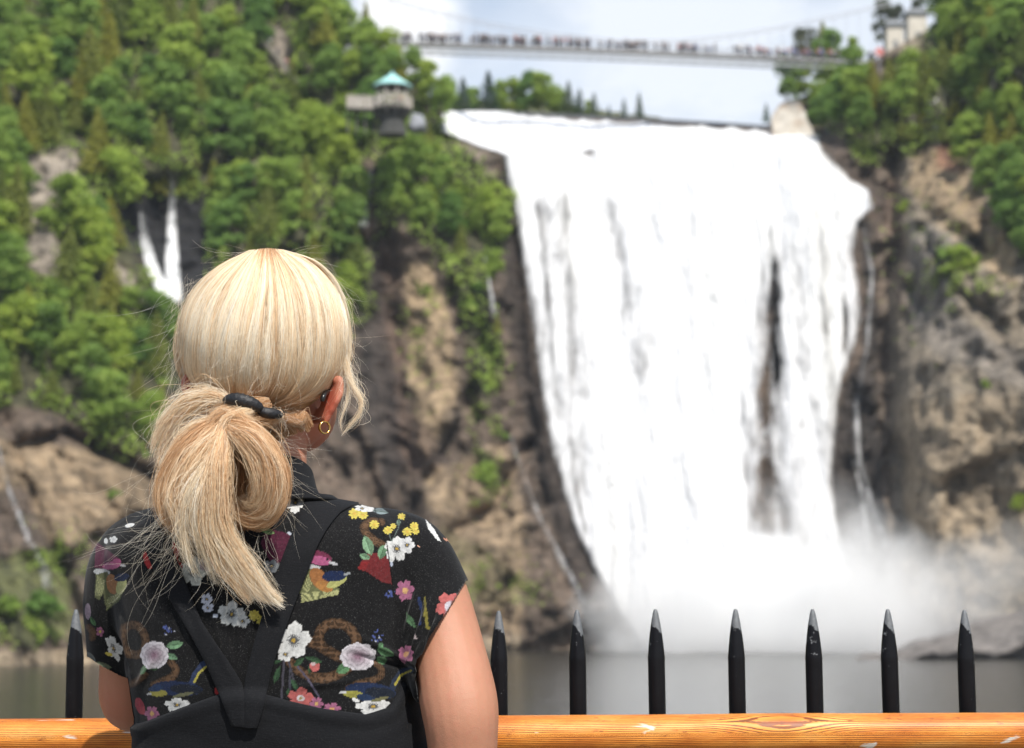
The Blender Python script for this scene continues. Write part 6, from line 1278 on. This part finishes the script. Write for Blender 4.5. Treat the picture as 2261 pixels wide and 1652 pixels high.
# flyaway hairs
fly = []
def wisp(x, y, Y0, ang, L_, bend, seed):
    K = 22; s = np.linspace(0, 1, K); a = np.radians(ang) + bend * s + .35 * bend * np.sin(s * 5 + seed); dx = np.cumsum(np.cos(a)) * L_ / K; dy = np.cumsum(np.sin(a)) * L_ / K
    fly.append(UN(x + dx, y + dy, Y0 + .02 * np.sin(s * 2 + seed) * r.uniform(-1, 1)))
for k in range(150):                                        # halo round the crown
    f = r.uniform(.0, 1.0); side = r.random() < .5; e = cat(EXR if side else EXL, np.array([f * .75]))[0]; d = np.degrees(np.arctan2(e[1] - HTY, e[0] - HTX)); tang = d + (90 if side else -90)
    wisp(e[0] * .97 + HTX * .03, e[1] * .97 + HTY * .03, HY - .02 * r.random(), tang + r.normal(-14 if side else 14, 14), r.gamma(3, 16) + 22, r.normal(.5 if side else -.5, .5), r.uniform(0, 6))
for k in range(75): wisp(r.uniform(420, 520), r.uniform(870, 1000), 2.385, r.uniform(95, 175), r.gamma(3, 28) + 40, r.normal(-.5, .6), r.uniform(0, 6))
for k in range(60): wisp(r.uniform(360, 440), r.uniform(980, 1180), 2.370, r.normal(108, 28), r.gamma(3, 34) + 40, r.normal(.2, .9), r.uniform(0, 6))
for k in range(38): wisp(r.uniform(350, 420), r.uniform(1130, 1220), 2.355, r.normal(125, 22), r.gamma(3, 38) + 50, r.normal(.6, .5), r.uniform(0, 6))
for k in range(80): wisp(r.uniform(590, 625), r.uniform(960, 1120), 2.365, r.normal(20, 38), r.gamma(3, 18) + 25, r.normal(.5, .8), r.uniform(0, 6))
for k in range(45): wisp(r.uniform(560, 650), r.uniform(890, 940), 2.39, r.normal(30, 45), r.gamma(2, 16) + 15, r.normal(.4, 1.0), r.uniform(0, 6))
for k in range(60): wisp(r.uniform(440, 600), r.uniform(1150, 1290), 2.350, r.normal(85, 28), r.gamma(3, 20) + 30, r.normal(0, .7), r.uniform(0, 6))
for k in range(60): wisp(r.uniform(745, 775), r.uniform(720, 860), 2.47, r.normal(75, 35), r.gamma(3, 16) + 25, r.normal(.4, .8), r.uniform(0, 6))
for k in range(130): wisp(r.uniform(393, 430), r.uniform(600, 860), 2.46, r.normal(108, 24), r.gamma(3, 26) + 25, r.normal(-.2, .7), r.uniform(0, 6))
for k in range(90): wisp(r.uniform(450, 640), r.uniform(700, 880), 2.375, r.normal(100, 30), r.gamma(3, 12) + 20, r.normal(0, .7), r.uniform(0, 6))
fly = np.array(fly); hair_obj('flyaway_hairs', fly, r.uniform(.00004, .00008, len(fly)), r.uniform(.8, 1, len(fly)), hair)
# hair tie, earring, glasses arm
b = MB(); front = [(497, 884, 2.388), (508, 882, 2.3745), (524, 882, 2.3690), (541, 886, 2.3680), (557, 892, 2.3700), (570, 900, 2.3755), (576, 905, 2.3830)]
rf = [.0035, .0066, .0080, .0082, .0078, .0068, .0040]; rows_ = smooth_rows([(U(*p), q_, q_) for p, q_ in zip(front, rf)], 5); b.tube([q_[0] for q_ in rows_], [q_[1] * (1 + .05 * math.sin(k * 2.1)) for k, q_ in enumerate(rows_)], 14)
front = [(570, 905, 2.384), (582, 910, 2.378), (598, 913, 2.380), (612, 915, 2.388), (620, 916, 2.400)]
rows_ = smooth_rows([(U(*p), q_, q_) for p, q_ in zip(front, [.0040, .0062, .0066, .0058, .0036])], 5); b.tube([q_[0] for q_ in rows_], [q_[1] for q_ in rows_], 12)
c0 = U(558, 900, 2.415); b.tube([c0 + Vector((.0345 * math.cos(a), .020 * math.sin(a), -.0078 * math.cos(a))) for a in np.linspace(-.3, math.pi + .3, 24)], .005, 10, True)
b.build('hair_tie', simple('tie_elastic', (.008, .008, .010), .55, 0, .5, 260, .8, .0015), woman, True)
bm = bmesh.new(); me = bpy.data.meshes.new('earring'); V = []; F = []; R1, n1_, n2_ = .0074, 40, 10
for i in range(n1_):
    a = 2 * math.pi * i / n1_
    for j in range(n2_):
        w_ = 2 * math.pi * j / n2_; rr2 = R1 + .0010 * math.cos(w_); V.append((rr2 * math.cos(a), .0024 * math.sin(w_), rr2 * math.sin(a)))
F = [(i * n2_ + j, i * n2_ + (j + 1) % n2_, ((i + 1) % n1_) * n2_ + (j + 1) % n2_, ((i + 1) % n1_) * n2_ + j) for i in range(n1_) for j in range(n2_)]
me.from_pydata(V, [], F); me.polygons.foreach_set('use_smooth', np.ones(len(F), bool)); o = link('earring', me, simple('gold', (.80, .52, .16), .22, 1.0, .05), woman); o.location = U(716, 944, 2.470); o.rotation_euler = (0, 0, R(38)); o['label'] = 'small gold hoop earring'
b = Blob(); b.limb([U(712, 886, 2.462), U(714, 876, 2.462), U(722, 866, 2.475), U(738, 855, 2.52)], [.0030, .0034, .0030, .002], 10, 4); b.build('glasses_arm', simple('black_plastic', (.01, .01, .01), .3), woman, True)
